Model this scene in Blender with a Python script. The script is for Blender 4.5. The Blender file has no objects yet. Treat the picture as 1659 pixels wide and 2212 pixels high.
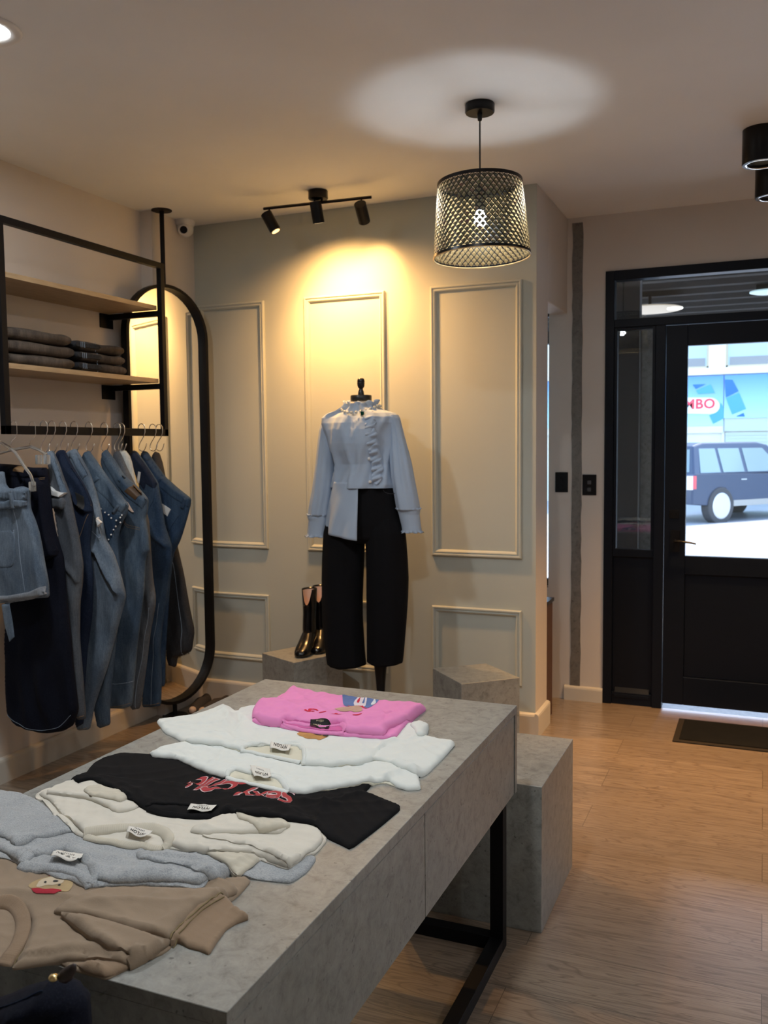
import bpy, bmesh, math, random
import numpy as np
from mathutils import Vector, Matrix
from mathutils.geometry import delaunay_2d_cdt
C = bpy.context.scene.collection
SC = bpy.context.scene
R = math.radians
pi = math.pi

# ---------------------------------------------------------------- camera
FPX = 1942.5
YAW, PIT, ROL = -0.3996, -0.07175, -0.009766
CAMP = np.array([0.0, 0.0, 1.5])
_f = np.array([math.sin(YAW)*math.cos(PIT), math.cos(YAW)*math.cos(PIT), math.sin(PIT)])
_r = np.array([math.cos(YAW), -math.sin(YAW), 0.0])
_u = np.cross(_r, _f)
_r2 = _r*math.cos(ROL)+_u*math.sin(ROL)
_u2 = -_r*math.sin(ROL)+_u*math.cos(ROL)
cd = bpy.data.cameras.new('camera')
cam = bpy.data.objects.new('camera', cd)
C.objects.link(cam)
M = Matrix(((_r2[0], _u2[0], -_f[0], 0), (_r2[1], _u2[1], -_f[1], 0), (_r2[2], _u2[2], -_f[2], 1.5), (0, 0, 0, 1)))
cam.matrix_world = M
cd.sensor_fit = 'VERTICAL'
cd.sensor_height = 24.0
cd.lens = FPX/2212*24.0
cd.clip_start = 0.05
cd.dof.use_dof = True
cd.dof.focus_distance = 2.1
cd.dof.aperture_fstop = 5.0
SC.camera = cam

def P(px, py, ax, val):
    """pixel of the photograph -> world point on the plane (axis ax = val)"""
    d = (px-829.5)/FPX*_r2-(py-1106)/FPX*_u2+_f
    t = (val-CAMP[ax])/d[ax]
    return CAMP+t*d

# ---------------------------------------------------------------- world / sun / exposure
SC.view_settings.view_transform = 'Standard'
SC.view_settings.look = 'None'
SC.view_settings.gamma = 1
SC.view_settings.use_curve_mapping = False
SC.view_settings.exposure = 0.15
w = bpy.data.worlds.new('sky')
SC.world = w
w.use_nodes = True
nt = w.node_tree
bg = nt.nodes['Background']
sky = nt.nodes.new('ShaderNodeTexSky')
sky.sky_type = 'NISHITA'
sky.sun_disc = False
sky.sun_elevation = R(50)
sky.sun_rotation = R(20)
nt.links.new(sky.outputs[0], bg.inputs[0])
bg.inputs[1].default_value = 0.95
sl = bpy.data.lights.new('sun', 'SUN')
sl.energy = 8.0
sl.angle = R(0.6)
sl.color = (1.0, 0.95, 0.88)
so = bpy.data.objects.new('sun', sl)
so.location = (8, 30, 25)
so.rotation_euler = (R(-36), 0, R(-22))     # high over the houses opposite
C.objects.link(so)

LED_W = 15.5
TRACK_W = 64.0
WARM = (1.0, 0.52, 0.17)
COOL = (0.93, 0.97, 1.0)

# ---------------------------------------------------------------- materials
def mat(name, col, rough=0.6, metal=0.0, spec=0.5):
    m = bpy.data.materials.new(name)
    m.use_nodes = True
    b = m.node_tree.nodes['Principled BSDF']
    b.inputs['Base Color'].default_value = (*col, 1)
    b.inputs['Roughness'].default_value = rough
    b.inputs['Metallic'].default_value = metal
    b.inputs['Specular IOR Level'].default_value = spec
    return m

def N(m, t, **kw):
    n = m.node_tree.nodes.new(t)
    for k, v in kw.items():
        if k in n.inputs.keys():
            n.inputs[k].default_value = v
        else:
            setattr(n, k, v)
    return n

def L(m, a, b):
    m.node_tree.links.new(a, b)

def coords(m, scale=(1, 1, 1), rot=(0, 0, 0), loc=(0, 0, 0), world=True):
    if world:
        g = N(m, 'ShaderNodeNewGeometry')
        o = g.outputs['Position']
    else:
        g = N(m, 'ShaderNodeTexCoord')
        o = g.outputs['Object']
    mp = N(m, 'ShaderNodeMapping')
    mp.inputs['Scale'].default_value = scale
    mp.inputs['Rotation'].default_value = rot
    mp.inputs['Location'].default_value = loc
    L(m, o, mp.inputs[0])
    return mp.outputs[0]

def ramp(m, fac, stops):
    r = N(m, 'ShaderNodeValToRGB')
    e = r.color_ramp.elements
    while len(e) < len(stops):
        e.new(0.5)
    for i, (p, c) in enumerate(stops):
        e[i].position = p
        e[i].color = (*c, 1) if len(c) == 3 else c
    L(m, fac, r.inputs[0])
    return r.outputs[0]

def noise(m, vec, scale, detail=4, rough=0.5, dist=0.0):
    n = N(m, 'ShaderNodeTexNoise')
    n.inputs['Scale'].default_value = scale
    n.inputs['Detail'].default_value = detail
    n.inputs['Roughness'].default_value = rough
    n.inputs['Distortion'].default_value = dist
    L(m, vec, n.inputs['Vector'])
    return n.outputs['Fac']

def mix(m, fac, a, b, mode='MIX'):
    n = N(m, 'ShaderNodeMix', data_type='RGBA', blend_type=mode)
    if isinstance(fac, float): n.inputs[0].default_value = fac
    else: L(m, fac, n.inputs[0])
    for i, v in ((6, a), (7, b)):
        if isinstance(v, tuple): n.inputs[i].default_value = (*v, 1)
        else: L(m, v, n.inputs[i])
    return n.outputs[2]

def bsdf(m): return m.node_tree.nodes['Principled BSDF']

def setcol(m, out): L(m, out, bsdf(m).inputs['Base Color'])

def bump(m, h, strength=0.3, dist=0.002):
    b = N(m, 'ShaderNodeBump')
    b.inputs['Strength'].default_value = strength
    b.inputs['Distance'].default_value = dist
    L(m, h, b.inputs['Height'])
    L(m, b.outputs[0], bsdf(m).inputs['Normal'])

def plaster(name, col, s=1.0):
    m = mat(name, col, 0.75, spec=0.25)
    v = coords(m)
    n1 = noise(m, v, 1.7, 3)
    c2 = tuple(c*0.94 for c in col)
    setcol(m, ramp(m, n1, [(0.3, c2), (0.7, col)]))
    bump(m, noise(m, v, 55, 5), 0.08*s, 0.003)
    return m

def concrete(name, base=(0.262, 0.264, 0.243)):
    m = mat(name, base, 0.38, spec=0.45)
    v = coords(m)
    a = noise(m, v, 2.6, 7, 0.62, 0.3)
    lo = tuple(c*0.78 for c in base); hi = tuple(min(1, c*1.22) for c in base)
    c1 = ramp(m, a, [(0.30, tuple(c*0.88 for c in base)), (0.5, base), (0.70, tuple(c*1.10 for c in base))])
    b = noise(m, v, 30, 9, 0.75, 0.5)
    c2 = mix(m, 0.55, c1, ramp(m, b, [(0.34, (0.20, 0.20, 0.20)), (0.48, (0.5, 0.5, 0.5)), (0.64, (0.70, 0.70, 0.70))]), 'OVERLAY')
    s = noise(m, v, 75, 3, 0.5, 0.0)
    c3 = mix(m, ramp(m, s, [(0.26, (1, 1, 1)), (0.33, (0, 0, 0))]), c2, tuple(c*0.45 for c in base))
    vs = coords(m, (1, 1, 1), loc=(3.3, 1, 2))
    t = noise(m, vs, 9, 6, 0.75, 1.5)
    c4 = mix(m, ramp(m, t, [(0.60, (0, 0, 0)), (0.72, (0.55, 0.55, 0.55))]), c3, tuple(c*0.62 for c in base))
    setcol(m, c4)
    bump(m, b, 0.1, 0.001)
    return m

def floor_mat():
    m = mat('oak_floor', (0.4, 0.28, 0.18), 0.42, spec=0.6)
    v = coords(m, (1, 1, 1), loc=(-0.022, -4.39+0.228*20, 0))
    br = N(m, 'ShaderNodeTexBrick')
    br.offset = 0.5; br.offset_frequency = 2
    br.inputs['Color1'].default_value = (0.15, 0.15, 0.15, 1)
    br.inputs['Color2'].default_value = (0.85, 0.85, 0.85, 1)
    br.inputs['Mortar'].default_value = (0.5, 0.5, 0.5, 1)
    br.inputs['Scale'].default_value = 1.0
    br.inputs['Mortar Size'].default_value = 0.0011
    br.inputs['Mortar Smooth'].default_value = 0.2
    br.inputs['Bias'].default_value = 0.0
    br.inputs['Brick Width'].default_value = 1.31
    br.inputs['Row Height'].default_value = 0.228
    L(m, v, br.inputs['Vector'])
    # per plank shift of the grain
    cr = N(m, 'ShaderNodeVectorMath', operation='MULTIPLY_ADD')
    L(m, br.outputs['Color'], cr.inputs[0])
    cr.inputs[1].default_value = (9, 5, 3)
    L(m, v, cr.inputs[2])
    mp = N(m, 'ShaderNodeMapping')
    mp.inputs['Scale'].default_value = (0.9, 6.5, 1)
    L(m, cr.outputs[0], mp.inputs[0])
    g = noise(m, mp.outputs[0], 1.6, 3, 0.55, 0.6)
    # cathedral rings out of contours of the broad noise
    mm = N(m, 'ShaderNodeMath', operation='MULTIPLY'); L(m, g, mm.inputs[0]); mm.inputs[1].default_value = 25
    fr = N(m, 'ShaderNodeMath', operation='PINGPONG'); L(m, mm.outputs[0], fr.inputs[0]); fr.inputs[1].default_value = 1.0
    mp2 = N(m, 'ShaderNodeMapping')
    mp2.inputs['Scale'].default_value = (3.0, 90, 1)
    L(m, cr.outputs[0], mp2.inputs[0])
    fine = noise(m, mp2.outputs[0], 1.3, 6, 0.65, 0.1)
    base = ramp(m, br.outputs['Color'], [(0.15, (0.265, 0.200, 0.145)), (0.85, (0.345, 0.262, 0.190))])
    c1 = mix(m, ramp(m, fr.outputs[0], [(0.0, (0.85, 0.85, 0.85)), (0.32, (0, 0, 0))]), base, (0.15, 0.105, 0.072))
    c2 = mix(m, ramp(m, fine, [(0.36, (0.75, 0.75, 0.75)), (0.56, (0, 0, 0))]), c1, (0.165, 0.12, 0.085))
    c3 = mix(m, br.outputs['Fac'], c2, (0.09, 0.065, 0.045))
    setcol(m, c3)
    rr = ramp(m, fine, [(0.3, (0.44, 0.44, 0.44)), (0.7, (0.27, 0.27, 0.27))])
    L(m, rr, bsdf(m).inputs['Roughness'])
    inv = N(m, 'ShaderNodeMath', operation='SUBTRACT'); L(m, fine, inv.inputs[0]); L(m, br.outputs['Fac'], inv.inputs[1])
    bump(m, inv.outputs[0], 0.25, 0.0012)
    bsdf(m).inputs['Coat Weight'].default_value = 0.8; bsdf(m).inputs['Coat Roughness'].default_value = 0.24; bsdf(m).inputs['Coat IOR'].default_value = 1.8
    return m

def cloth(name, col, fuzz=0.0, weave=900, rough=0.85, var=0.06, bs=0.25):
    m = mat(name, col, rough, spec=0.2)
    bsdf(m).inputs['Sheen Weight'].default_value = fuzz
    bsdf(m).inputs['Sheen Roughness'].default_value = 0.6
    v = coords(m)
    n = noise(m, v, 14, 4)
    setcol(m, ramp(m, n, [(0.3, tuple(c*(1-var) for c in col)), (0.7, col)]))
    bump(m, noise(m, v, weave, 2), bs, 0.0006)
    return m

def melange(name, c1, c2, c3=None):
    m = mat(name, c1, 0.95, spec=0.12)
    v = coords(m)
    f = noise(m, coords(m, (1, 3.0, 1)), 260, 4, 0.7)
    g = noise(m, v, 12, 3)
    a = ramp(m, f, [(0.35, c2), (0.55, c1), (0.7, c3 or c1)])
    setcol(m, mix(m, 0.25, a, ramp(m, g, [(0.3, c2), (0.7, c1)])))
    bump(m, f, 0.3, 0.0008)
    bsdf(m).inputs['Sheen Weight'].default_value = 0.15
    return m

def denim(name, col, worn, amt=0.5, zt=None, scale=7.0):
    """indigo twill with worn lighter patches; fine vertical slub"""
    m = mat(name, col, 0.85, spec=0.15)
    v = coords(m)
    big = noise(m, coords(m, (1.4, 1.4, 0.55)), scale, 4, 0.55, 0.3)
    slub = noise(m, coords(m, (260, 260, 28)), 1.0, 3, 0.6)
    fine = noise(m, v, 420, 3, 0.7)
    c1 = mix(m, ramp(m, big, [(0.40, (0, 0, 0)), (0.70, (amt, amt, amt))]), col, worn)
    dk = tuple(c*0.62 for c in col)
    c2 = mix(m, ramp(m, slub, [(0.38, (0.45, 0.45, 0.45)), (0.6, (0, 0, 0))]), c1, dk)
    c3 = mix(m, ramp(m, fine, [(0.5, (0, 0, 0)), (0.72, (0.3, 0.3, 0.3))]), c2, tuple(min(1, c*1.5+0.03) for c in worn))
    setcol(m, c3)
    bump(m, fine, 0.35, 0.0008)
    return m

def glassm(name, tint=(1, 1, 1), rough=0.0):
    """thin pane: clear with a fresnel reflection"""
    m = bpy.data.materials.new(name); m.use_nodes = True
    n = m.node_tree; n.nodes.clear()
    out = n.nodes.new('ShaderNodeOutputMaterial')
    tr = n.nodes.new('ShaderNodeBsdfTransparent'); tr.inputs[0].default_value = (*tint, 1)
    gl = n.nodes.new('ShaderNodeBsdfGlossy'); gl.inputs['Roughness'].default_value = rough
    fr = n.nodes.new('ShaderNodeFresnel'); fr.inputs[0].default_value = 1.45
    mu = n.nodes.new('ShaderNodeMath'); mu.operation = 'MULTIPLY'; mu.inputs[1].default_value = 1.5; mu.use_clamp = True
    n.links.new(fr.outputs[0], mu.inputs[0])
    mx = n.nodes.new('ShaderNodeMixShader')
    n.links.new(mu.outputs[0], mx.inputs[0]); n.links.new(tr.outputs[0], mx.inputs[1]); n.links.new(gl.outputs[0], mx.inputs[2])
    n.links.new(mx.outputs[0], out.inputs[0])
    return m

def emis(name, col, st):
    m = mat(name, col, 0.5)
    bsdf(m).inputs['Emission Color'].default_value = (*col, 1)
    bsdf(m).inputs['Emission Strength'].default_value = st
    return m

M_WALL = plaster('wall_paint_beige', (0.65, 0.60, 0.55))
M_BACK = plaster('wall_paint_sage', (0.50, 0.52, 0.465))
M_CEIL = plaster('ceiling_paint', (0.83, 0.84, 0.85), 0.6)
M_TRIM = plaster('moulding_paint', (0.52, 0.54, 0.485), 0.3)
M_BASE = plaster('baseboard_paint', (0.60, 0.56, 0.49), 0.3)
M_PINK_GLOW = plaster('window_bay_pink_glow', (0.62, 0.50, 0.49))  # pink light of the bay put into the wall colour
M_STRIP = concrete('raw_cement', (0.17, 0.16, 0.145))
M_CONC = concrete('concrete_laminate')
M_FLOOR = floor_mat()
M_BLACK = mat('black_powder_coat', (0.005, 0.005, 0.006), 0.45, spec=0.16)
M_BLACKS = mat('black_satin', (0.005, 0.005, 0.006), 0.3, spec=0.25)
M_DOOR = mat('door_paint_black', (0.004, 0.0065, 0.013), 0.4, spec=0.18)
M_SHELF = mat('shelf_oak', (0.42, 0.30, 0.17), 0.5)
_v = coords(M_SHELF, (1, 0.12, 1))
setcol(M_SHELF, ramp(M_SHELF, noise(M_SHELF, _v, 60, 5, 0.6), [(0.3, (0.34, 0.235, 0.13)), (0.7, (0.47, 0.345, 0.205))]))
M_CHROME = mat('chrome', (0.85, 0.85, 0.85), 0.12, 1.0)
M_BRASS = mat('brass', (0.75, 0.58, 0.28), 0.25, 1.0)
M_MIRROR = mat('mirror_silver', (0.93, 0.93, 0.92), 0.01, 1.0)
M_GLASS = glassm('window_glass', (0.97, 0.985, 0.98))
M_WHITE = mat('white_plastic', (0.75, 0.74, 0.72), 0.4)

# ---------------------------------------------------------------- mesh helpers
class MB:
    def __init__(s): s.v = []; s.f = []; s.m = []
    def add(s, vs, fs, mi=0):
        o = len(s.v); s.v += [tuple(map(float, p)) for p in vs]; s.f += [tuple(i+o for i in f) for f in fs]; s.m += [mi]*len(fs); return s
    def box(s, x0, x1, y0, y1, z0, z1, mi=0):
        vs = [(x, y, z) for z in (z0, z1) for y in (y0, y1) for x in (x0, x1)]
        return s.add(vs, [(0, 2, 3, 1), (4, 5, 7, 6), (0, 1, 5, 4), (2, 6, 7, 3), (0, 4, 6, 2), (1, 3, 7, 5)], mi)
    def prism(s, pts, z0, z1, mi=0):
        n = len(pts); vs = [(*p, z0) for p in pts]+[(*p, z1) for p in pts]
        a = sum(pts[i][0]*pts[(i+1) % n][1]-pts[(i+1) % n][0]*pts[i][1] for i in range(n))
        fs = [tuple(range(n))[::-1], tuple(range(n, 2*n))]+[(i, (i+1) % n, n+(i+1) % n, n+i) for i in range(n)]
        if a < 0: fs = [f[::-1] for f in fs]
        return s.add(vs, fs, mi)
    def tube(s, pts, r, seg=8, closed=False, mi=0, caps=True, flat=None):
        pts = [Vector(p) for p in pts]; n = len(pts)
        rs = r if isinstance(r, (list, tuple)) else [r]*n
        vs = []; up = None
        for i, p in enumerate(pts):
            if closed: t = pts[(i+1) % n]-pts[i-1]
            else: t = pts[min(i+1, n-1)]-pts[max(i-1, 0)]
            t.normalize()
            if up is None:
                up = Vector((0, 0, 1)) if abs(t.z) < 0.9 else Vector((1, 0, 0))
            a = t.cross(up); a.normalize(); b = a.cross(t); up = b
            for k in range(seg):
                an = 2*pi*k/seg
                vs.append(p+rs[i]*(math.cos(an)*a+math.sin(an)*b*(flat or 1)))
        fs = []
        for i in range(n if closed else n-1):
            j = (i+1) % n
            for k in range(seg):
                l = (k+1) % seg
                fs.append((i*seg+k, i*seg+l, j*seg+l, j*seg+k))
        if caps and not closed:
            fs.append(tuple(range(seg))[::-1]); fs.append(tuple((n-1)*seg+k for k in range(seg)))
        return s.add([tuple(v) for v in vs], fs, mi)
    def cyl(s, p0, p1, r0, r1=None, seg=24, mi=0):
        return s.tube([p0, p1], [r0, r0 if r1 is None else r1], seg, mi=mi)
    def lathe(s, prof, c=(0, 0, 0), seg=32, mi=0, cap=True, fn=None):
        vs = []; n = len(prof)
        for i, (r, z) in enumerate(prof):
            for k in range(seg):
                a = 2*pi*k/seg; rr = max(r, 1e-5)
                if fn: rr, dz = fn(i, a, rr)
                else: dz = 0
                vs.append((c[0]+rr*math.cos(a), c[1]+rr*math.sin(a), c[2]+z+dz))
        fs = [(i*seg+k, i*seg+(k+1) % seg, (i+1)*seg+(k+1) % seg, (i+1)*seg+k) for i in range(n-1) for k in range(seg)]
        if cap: fs += [tuple(range(seg))[::-1], tuple((n-1)*seg+k for k in range(seg))]
        return s.add(vs, fs, mi)
    def sphere(s, c, r, seg=10, sz=1.0, mi=0):
        n = max(4, seg//2)
        return s.lathe([(r*math.sin(pi*i/n), -r*sz*math.cos(pi*i/n)) for i in range(n+1)], c, seg, mi)
    def loft(s, rings, cap=(True, True), closed=True, mi=0):
        n = len(rings); k = len(rings[0]); vs = [p for r in rings for p in r]; fs = []
        for i in range(n-1):
            for j in range(k if closed else k-1):
                l = (j+1) % k
                fs.append((i*k+j, i*k+l, (i+1)*k+l, (i+1)*k+j))
        if cap[0]: fs.append(tuple(range(k))[::-1])
        if cap[1]: fs.append(tuple((n-1)*k+j for j in range(k)))
        return s.add(vs, fs, mi)
    def xf(s, M4):
        s.v = [tuple(M4 @ Vector(p)) for p in s.v]; return s

def origin(o):
    p = Vector((0, 0, 0))
    while o: p = p+o.location; o = o.parent
    return p

def O(name, mb, m, parent=None, smooth=False, bevel=0.0, bseg=2, solid=0.0, sub=0, at=None, local=False, sang=None):
    """link one mesh object; vertices are given in world space unless local"""
    me = bpy.data.meshes.new(name)
    po = origin(parent) if parent else Vector((0, 0, 0))
    loc = Vector(at) if (at and not parent) else Vector((0, 0, 0))
    off = (po+loc) if not local else Vector((0, 0, 0))
    me.from_pydata([(x-off.x, y-off.y, z-off.z) for x, y, z in mb.v], [], mb.f)
    ms = m if isinstance(m, (list, tuple)) else [m]
    for q in ms: me.materials.append(q)
    if len(ms) > 1: me.polygons.foreach_set('material_index', mb.m)
    me.validate(); me.update()
    if smooth:
        me.polygons.foreach_set('use_smooth', [True]*len(me.polygons))
        if sang: me.set_sharp_from_angle(angle=R(sang))
    o = bpy.data.objects.new(name, me); C.objects.link(o)
    o.location = loc
    if parent: o.parent = parent
    if solid:
        md = o.modifiers.new('solid', 'SOLIDIFY'); md.thickness = solid; md.offset = 0
    if bevel:
        md = o.modifiers.new('bevel', 'BEVEL'); md.width = bevel; md.segments = bseg; md.limit_method = 'ANGLE'; md.angle_limit = R(35)
        md.harden_normals = False
    if sub:
        md = o.modifiers.new('sub', 'SUBSURF'); md.levels = sub; md.render_levels = sub
    return o

def tag(o, label=None, cat=None, group=None, kind=None):
    if label: o['label'] = label
    if cat: o['category'] = cat
    if group: o['group'] = group
    if kind: o['kind'] = kind
    return o

def thing(name, label, cat, loc=(0, 0, 0), group=None):
    o = bpy.data.objects.new(name, None); o.empty_display_size = 0.05; C.objects.link(o)
    o.location = loc
    return tag(o, label, cat, group)

def struct(name, mb, m, parent=None, **k):
    o = O(name, mb, m, parent, **k)
    if not parent: o['kind'] = 'structure'
    return o

def dup(root, loc, label=None, group=None):
    r = root.copy(); C.objects.link(r); r.location = loc
    if label: r['label'] = label
    if group: r['group'] = group
    for ch in list(root.children):
        c = ch.copy(); C.objects.link(c); c.parent = r
        for g in ch.children:
            d = g.copy(); C.objects.link(d); d.parent = c
    return r

# ================================================================ THE ROOM
ZC = 2.795
XL, XR, YB, YD, YR = -3.16, 2.6, 4.494, 5.252, -2.2
XE = -1.06
struct('floor', MB().box(-3.4, 2.8, -2.4, 5.26, -0.06, 0), M_FLOOR)
struct('ceiling', MB().box(-3.4, 2.8, -2.4, 5.45, ZC, ZC+0.12), M_CEIL)
wl = MB().box(XL-0.15, XL, YR, YB+0.2, 0, ZC).box(XL, XL+0.075, 4.10, YB, 0, ZC)
struct('wall_left', wl, M_WALL)
struct('wall_right', MB().box(XR, XR+0.15, YR, YD, 0, ZC), M_WALL)
struct('wall_rear', MB().box(-3.3, XR+0.15, YR-0.15, YR, 0, ZC), M_WALL)
# back wall with the moulded panels, ends at the column by the window bay
struct('wall_back', MB().box(XL, XE-0.001, YB, YB+0.10, 0, ZC), M_BACK)
col = MB().box(XE-0.10, XE, YB+0.001, 4.753, 0, ZC).box(XE-0.10, XE, 4.753, YD, 2.258, ZC)
struct('wall_column', col, M_WALL, bevel=0.004)
# door wall: shop window opening at the left, door opening, added unseen window to the right for more daylight
WX0, WX1, WZ0, WZ1 = -2.95, -1.165, 0.66, 2.30
DX0, DX1, DZ = -0.842, 0.565, 2.478
RX0, RX1, RZ0, RZ1 = 0.80, 2.50, 0.60, 2.48
dw = MB()
dw.box(-3.3, WX0, YD, YD+0.16, 0, ZC).box(WX0, WX1, YD, YD+0.16, 0, WZ0).box(WX0, WX1, YD, YD+0.16, WZ1, ZC)
dw.box(WX1, DX0, YD, YD+0.16, 0, ZC).box(DX0, DX1, YD, YD+0.16, DZ, ZC).box(DX1, RX0, YD, YD+0.16, 0, ZC)
dw.box(RX0, RX1, YD, YD+0.16, 0, RZ0).box(RX0, RX1, YD, YD+0.16, RZ1, ZC).box(RX1, XR, YD, YD+0.16, 0, ZC)
struct('wall_front', dw, M_WALL)
struct('wall_bay', MB().box(-3.3, -3.05, YB+0.1, YD, 0, ZC), M_PINK_GLOW)
# raw cement strip left open in the door wall
rs = MB(); random.seed(4)
pl = []; prr = []
for i in range(41):
    z = 0.085+i*(2.765-0.085)/40
    pl.append((-1.030+random.uniform(-0.003, 0.003), z)); prr.append((-0.972+random.uniform(-0.003, 0.003), z))
for i in range(40):
    a, b, c, d = pl[i], prr[i], prr[i+1], pl[i+1]
    rs.add([(a[0], YD-0.004, a[1]), (b[0], YD-0.004, b[1]), (c[0], YD-0.004, c[1]), (d[0], YD-0.004, d[1])], [(0, 1, 2, 3)])
    for q, p in ((a, d), (b, c)):
        rs.add([(q[0], YD-0.004, q[1]), (q[0], YD+0.01, q[1]), (p[0], YD+0.01, p[1]), (p[0], YD-0.004, p[1])], [(0, 1, 2, 3)])
struct('trim_1', rs, M_STRIP)
# skirting boards with a rounded top
def skirt(name, p0, p1, nrm, m=M_BASE, h=0.115, t=0.02):
    p0 = Vector((*p0, 0)); p1 = Vector((*p1, 0)); n = Vector((*nrm, 0))
    prof = [(0, 0), (t, 0), (t, h-0.016), (t*0.86, h-0.007), (t*0.5, h-0.001), (0, h)]
    rings = [[tuple(q+n*a+Vector((0, 0, b))) for a, b in prof] for q in (p0, p1)]
    return struct(name, MB().loft(rings), m, bevel=0.0)
skirt('baseboard_back', (XL+0.075, YB), (XE-0.0005, YB), (0, -1), h=0.125)
skirt('baseboard_left', (XL, YR), (XL, 4.10), (1, 0))
skirt('baseboard_column', (XE, YB-0.0205), (XE, 4.753), (1, 0), h=0.1255)
skirt('baseboard_front', (WX1+0.1, YD), (DX0, YD), (0, -1), h=0.085)
skirt('baseboard_right', (XR, YR), (XR, YD), (-1, 0))
# picture-frame mouldings on the back wall
def moulding(name, x0, x1, z0, z1):
    prof = [(0, 0), (0, 0.012), (0.004, 0.017), (0.010, 0.017), (0.013, 0.012), (0.018, 0.011), (0.021, 0.015), (0.026, 0.013), (0.031, 0.006), (0.034, 0.0)]
    mb = MB(); rings = []
    for a, d in prof:
        rings.append([(x0+a, YB-d, z0+a), (x1-a, YB-d, z0+a), (x1-a, YB-d, z1-a), (x0+a, YB-d, z1-a)])
    mb.loft(rings, cap=(False, False))
    return struct(name, mb, M_TRIM)
n = 2
for x0, x1 in ((-3.06, -2.620), (-2.363, -1.879), (-1.620, -1.133)):
    moulding('trim_%d' % n, x0, x1, 0.924, 2.333); moulding('trim_%d' % (n+1), x0, x1, 0.262, 0.654); n += 2

# shop window in the bay, seen as a bright sliver
wf = MB()
for a in ((WX0, WX1, WZ0, WZ0+0.04), (WX0, WX1, WZ1-0.04, WZ1), (WX0, WX0+0.04, WZ0, WZ1), (WX1-0.012, WX1, WZ0, WZ1)):
    wf.box(a[0], a[1], YD+0.09, YD+0.13, a[2], a[3])
w1 = struct('window_1', MB().box(WX0, WX1, YD+0.105, YD+0.111, WZ0, WZ1), M_GLASS)
O('window_frame', wf, M_BLACK, w1)
wf = MB()
for a in ((RX0, RX1, RZ0, RZ0+0.05), (RX0, RX1, RZ1-0.05, RZ1), (RX0, RX0+0.05, RZ0, RZ1), (RX1-0.05, RX1, RZ0, RZ1)):
    wf.box(a[0], a[1], YD+0.05, YD+0.11, a[2], a[3])
w2 = struct('window_added', MB().box(RX0, RX1, YD+0.075, YD+0.081, RZ0, RZ1), M_GLASS)  # out of view, added to bring daylight to the ceiling
O('window_frame', wf, M_DOOR, w2)

# ---------------------------------------------------------------- the black door set
d = struct('door_1', MB().box(-0.842, -0.792, YD-0.012, YD+0.07, 0, DZ).box(DX1-0.05, DX1, YD-0.012, YD+0.07, 0, DZ)
           .box(-0.792, DX1-0.05, YD-0.012, YD+0.07, 2.425, DZ).box(-0.792, DX1-0.05, YD-0.012, YD+0.07, 2.160, 2.205)
           .box(-0.566, -0.512, YD-0.012, YD+0.07, 0, 2.160), M_DOOR, bevel=0.003)
sp = MB().box(-0.792, -0.566, YD+0.0, YD+0.05, 0.862, 0.905).box(-0.792, -0.566, YD+0.0, YD+0.05, 0.0, 0.07)
sp.box(-0.792, -0.775, YD, YD+0.05, 0.905, 2.16).box(-0.583, -0.566, YD, YD+0.05, 0.905, 2.16).box(-0.775, -0.583, YD, YD+0.05, 2.145, 2.16)
sp.box(-0.792, -0.566, YD+0.02, YD+0.04, 0.07, 0.862)
sp.add([(-0.775, YD, 0.07), (-0.583, YD, 0.07), (-0.583, YD+0.02, 0.095), (-0.775, YD+0.02, 0.095)], [(0, 1, 2, 3)])
sp.box(-0.780, -0.578, YD-0.004, YD+0.012, 0.040, 0.060)
O('side_panel', sp, M_DOOR, d, bevel=0.002)
O('sidelight_glass', MB().box(-0.775, -0.583, YD+0.026, YD+0.031, 0.905, 2.145), M_GLASS, d)
O('transom_glass', MB().box(-0.792, DX1-0.05, YD+0.026, YD+0.031, 2.205, 2.425), M_GLASS, d)
lx0, lx1, lz0, lz1 = -0.509, 0.512, 0.030, 2.156
gx0, gx1 = -0.396, 0.40
lf = MB().box(lx0, gx0, YD+0.0, YD+0.045, lz0, lz1).box(gx1, lx1, YD+0.0, YD+0.045, lz0, lz1)
lf.box(gx0, gx1, YD, YD+0.045, 2.042, lz1).box(gx0, gx1, YD, YD+0.045, 0.775, 0.878).box(gx0, gx1, YD, YD+0.045, lz0, 0.190)
lf.box(gx0, gx1, YD+0.016, YD+0.036, 0.190, 0.775)
leaf = O('door_leaf', lf, M_DOOR, d, bevel=0.003)
O('door_glass', MB().box(gx0, gx1, YD+0.018, YD+0.024, 0.878, 2.042), M_GLASS, leaf)
hd = MB().box(-0.475, -0.425, YD-0.008, YD, 0.90, 1.02)
hd.cyl((-0.450, YD-0.006, 0.965), (-0.450, YD-0.055, 0.965), 0.010).tube([(-0.450, YD-0.052, 0.965), (-0.42, YD-0.055, 0.966), (-0.36, YD-0.050, 0.958), (-0.335, YD-0.048, 0.952)], [0.010, 0.010, 0.008, 0.006], 10, flat=0.7)
O('door_handle', hd, M_BLACKS, leaf, smooth=True, sang=40)
O('lock_plate', MB().box(-0.482, -0.430, YD-0.006, YD, 1.09, 1.135).cyl((-0.470, YD-0.01, 1.112), (-0.470, YD, 1.112), 0.004).cyl((-0.445, YD-0.01, 1.112), (-0.445, YD, 1.112), 0.004), M_BLACKS, leaf, bevel=0.001)

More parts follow.
